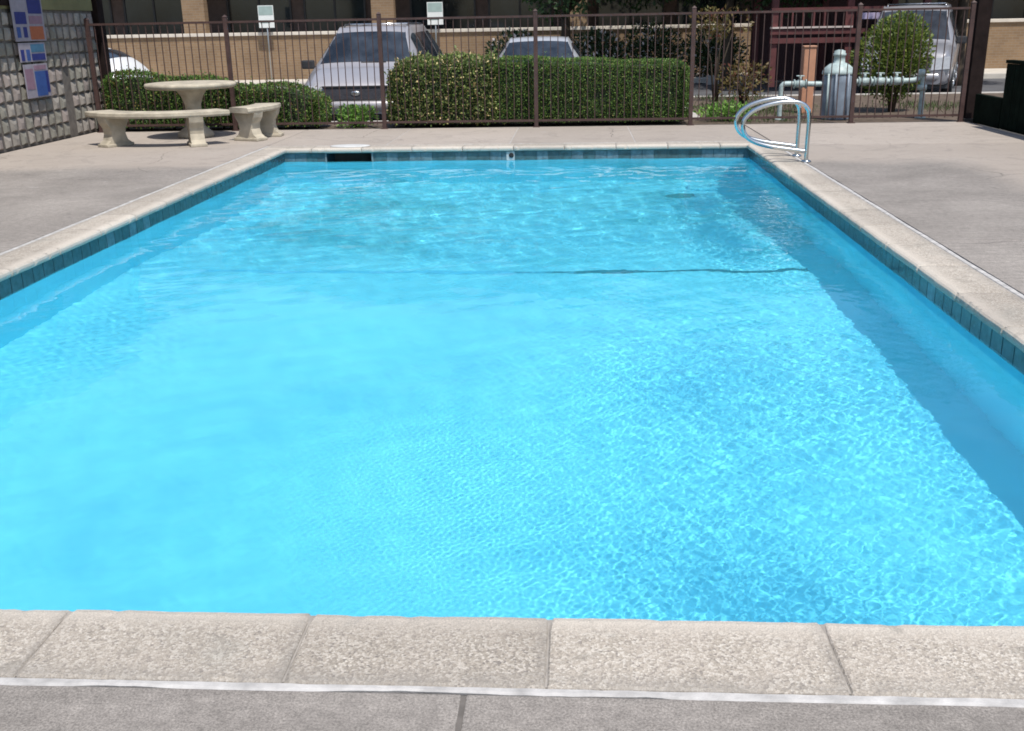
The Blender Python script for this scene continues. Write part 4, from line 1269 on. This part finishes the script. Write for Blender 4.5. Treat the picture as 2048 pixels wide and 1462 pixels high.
car('minivan', 'silver minivan parked facing the fence, left of the bushy hedge', (-3.93, 18.72, -0.15), 0.0, M_SILVER).scale = (1.12, 1.0, 1.0)
car('sedan', 'silver sedan parked facing the fence, seen above the trimmed hedge', (-0.73, 18.75, -0.15), 0.0, M_SILVER2).scale = (1.06, 1.0, 1.0)
car('hatchback', 'white hatchback at the far left, half hidden by the block wall', (-12.30, 19.75, -0.15), R(-90), M_WHITEP)
car('suv', 'tall whitish vehicle with roof rails, shade put into its grey paint, half hidden by the round bush', (7.05, 23.4, -0.15), R(-20), M_SHADEP)

# ================================================================== CONCRETE TABLE AND BENCHES
M_CAST = simple('cast_stone', (0.40, 0.355, 0.275), 0.9, var=0.3, vscale=5, bumpy=0.4, bscale=70)
TC = (-5.74, 15.52); BC = (-5.86, 15.44)
tb = thing('round_table', 'round cast-stone table on a flared pedestal by the fence', 'table', (TC[0], TC[1], 0))
mb = MB(); mb.lathe([(.60, .715), (.645, .728), (.665, .75), (.665, .775), (.65, .795), (.60, .80)], 40); mb.build('table_top', M_CAST, tb)
mb = MB(); mb.lathe([(.26, 0), (.27, .03), (.25, .08), (.15, .16), (.115, .30), (.12, .48), (.16, .60), (.23, .70), (.24, .716)], 20); mb.build('pedestal', M_CAST, tb)
def bench(label, a0, a1, r0=1.04, r1=1.42, h=0.475):
    am = R((a0 + a1) / 2)
    t = thing('curved_bench', label, 'bench', (BC[0], BC[1], 0), 0, 'curved cast-stone benches round the table')
    mb = MB()
    P = []
    k = 14
    for i in range(k + 1):
        a = R(a0 + (a1 - a0) * i / k); c, s_ = math.cos(a), math.sin(a)
        pr = [(r0, h - .075), (r0 - .012, h - .05), (r0 - .008, h - .01), (r0 + .015, h), (r1 - .015, h), (r1 + .008, h - .01), (r1 + .012, h - .05), (r1, h - .075)]
        P.append([(q * c, q * s_, z) for q, z in pr] + [(r0 * c, r0 * s_, h - .075)])
    mb.grid(P, smooth=False)
    mb.f.append(tuple(range(8))); mb.sm.append(False)
    mb.f.append(tuple(k * 9 + q for q in range(8))); mb.sm.append(False)
    mb.build('seat', M_CAST, t)
    for f in (0.20, 0.80):
        a = R(a0 + (a1 - a0) * f)
        mb = MB()
        # scrolled slab leg, thin along the arc
        pr = [(-.17, 0), (.17, 0), (.175, .045), (.12, .09), (.095, .17), (.105, .25), (.15, .33), (.165, .40), (-.165, .40), (-.15, .33), (-.105, .25), (-.095, .17), (-.12, .09), (-.175, .045)]
        mb.prism([(a_ * 1.15, b_) for a_, b_ in pr], 1, -.095, .095)
        o = mb.build('leg', M_CAST, t, ((r0 + r1) / 2 * math.cos(a), (r0 + r1) / 2 * math.sin(a), 0), (0, 0, a))
        mb = MB(); mb.box(-.22, .22, -.115, .115, 0.0, .045, .012); mb.build('foot', M_CAST, o)
bench('curved cast-stone bench in front of the round table', -140, -44)
bench('curved cast-stone bench on the pool side, right of the round table', -32, 12)

# ================================================================== GRAB RAILS
M_STAIN = simple('stainless_tube', (0.60, 0.63, 0.63), 0.2, metal=1.0, var=0.06)
def smooth_path(pts, k=8):
    q = [Vector(p) for p in pts]; out = []
    for i in range(len(q) - 1):
        p0, p1, p2, p3 = q[max(i - 1, 0)], q[i], q[i + 1], q[min(i + 2, len(q) - 1)]
        for j in range(k): out.append(cr(p0, p1, p2, p3, j / k))
    out.append(q[-1]); return out
def grab_rail(y, label):
    t = thing('grab_rail', label, 'grab rail', (2.60, y, 0.0), 0, 'pair of grab rails at the deep end')
    pts = [(0, 0, 0.0), (0, 0, .25), (0, 0, .50), (-.03, 0, .60), (-.12, 0, .655), (-.28, 0, .665), (-.48, 0, .63), (-.64, 0, .56), (-.725, 0, .45), (-.70, 0, .32), (-.60, 0, .235), (-.42, 0, .18), (-.2, 0, .145), (-.015, 0, .12)]
    mb = MB(); mb.tube(smooth_path(pts), 0.0245, 12); mb.build('tube', M_STAIN, t)
    mb = MB(); mb.lathe([(.055, 0), (.06, .008), (.045, .022), (.03, .026)], 18); mb.build('flange', M_STAIN, t)
grab_rail(11.92, 'nearer of the two stainless grab rails on the right coping')
grab_rail(12.44, 'farther of the two stainless grab rails on the right coping')

# ================================================================== BACKFLOW VALVES
M_PIPE = simple('pale_painted_pipe', (0.36, 0.44, 0.43), 0.5, var=0.25, vscale=10, bumpy=0.3, bscale=60)
M_TANK = simple('blue_grey_casting', (0.20, 0.24, 0.29), 0.45, var=0.25, vscale=6)
vy = 17.35
va = thing('backflow_valve', 'pale painted backflow valve pipes with elbows behind the fence at right', 'valve', (0, vy, -0.02))
mb = MB(); mb.tube(smooth_path([(3.31, 0, 0), (3.31, 0, .45), (3.33, 0, .545), (3.42, 0, .565), (3.9, 0, .555), (4.0, 0, .555)], 5), .042, 12); mb.build('pipe', M_PIPE, va)
mb = MB(); mb.tube(smooth_path([(4.35, 0, .585), (5.2, 0, .585), (5.42, 0, .60), (5.50, 0, .66), (5.54, 0, .55), (5.55, 0, 0)], 5), [.042] * 26, 12); mb.build('pipe', M_PIPE, va)
mb = MB(); mb.tube([(5.53, 0, .44), (5.53, 0, .52)], .075, 14); mb.tube([(5.50, -.01, .66), (5.50, -.01, .76)], [.07, .05], 12); mb.build('elbow', M_PIPE, va)
for x, z in ((3.60, .56), (4.62, .585), (4.86, .585), (5.12, .585)):
    mb = MB(); mb.tube([(x - .10, 0, z), (x - .085, 0, z)], .075, 14); mb.tube([(x + .085, 0, z), (x + .10, 0, z)], .075, 14)
    mb.tube([(x - .08, 0, z), (x, 0, z), (x + .08, 0, z)], [.05, .07, .05], 14); mb.tube([(x, 0, z + .05), (x, 0, z + .12)], .02, 8)
    v_ = mb.build('gate_valve', M_PIPE, va)
    mb = MB(); mb.tube([(x + .06 * math.cos(a), .06 * math.sin(a), z + .125) for a in np.linspace(0, 6.283, 15)], .008, 6); mb.build('handwheel', M_PIPE, v_)
for fx in (3.31, 5.55):
    mb = MB(); mb.tube([(fx, 0, 0), (fx, 0, .02)], .085, 14); mb.build('floor_flange', M_PIPE, va)
tk = thing('filter_tank', 'grey cylindrical tank with a pale domed top and neck between the valve pipes', 'tank', (4.20, vy + .02, -0.02))
mb = MB(); mb.lathe([(.235, 0), (.24, .02), (.24, .66), (.235, .70)], 28); mb.build('shell', M_TANK, tk)
mb = MB(); mb.lathe([(.245, .70), (.255, .715), (.25, .745), (.22, .80), (.15, .86), (.09, .885), (.085, .98), (.10, .985), (.10, 1.02), (.085, 1.025), (.085, 1.06), (.03, 1.08)], 24); mb.build('dome', M_PIPE, tk)
for a in (-2.4, -1.9, -1.1, -.6):
    mb = MB(); mb.tube([(.252 * math.cos(a), .252 * math.sin(a), .0), (.252 * math.cos(a), .252 * math.sin(a), .72)], .016, 8); mb.build('strap', M_PIPE if a < -2 or a > -1 else M_TANK, tk)
mb = MB(); mb.box(-.10, .10, -.10, .10, 0, 1.09, .012)
tp = thing('marker_post', 'square terracotta-coloured post behind the valve pipes', 'post', (3.98, 18.6, -0.02))
mb.build('shaft', simple('terracotta', (0.50, 0.25, 0.15), 0.85, var=0.12), tp)
mb = MB(); mb.box(-.115, .115, -.115, .115, 1.09, 1.12, .008); mb.build('cap', simple('terracotta_cap', (0.45, 0.24, 0.15), 0.85), tp)
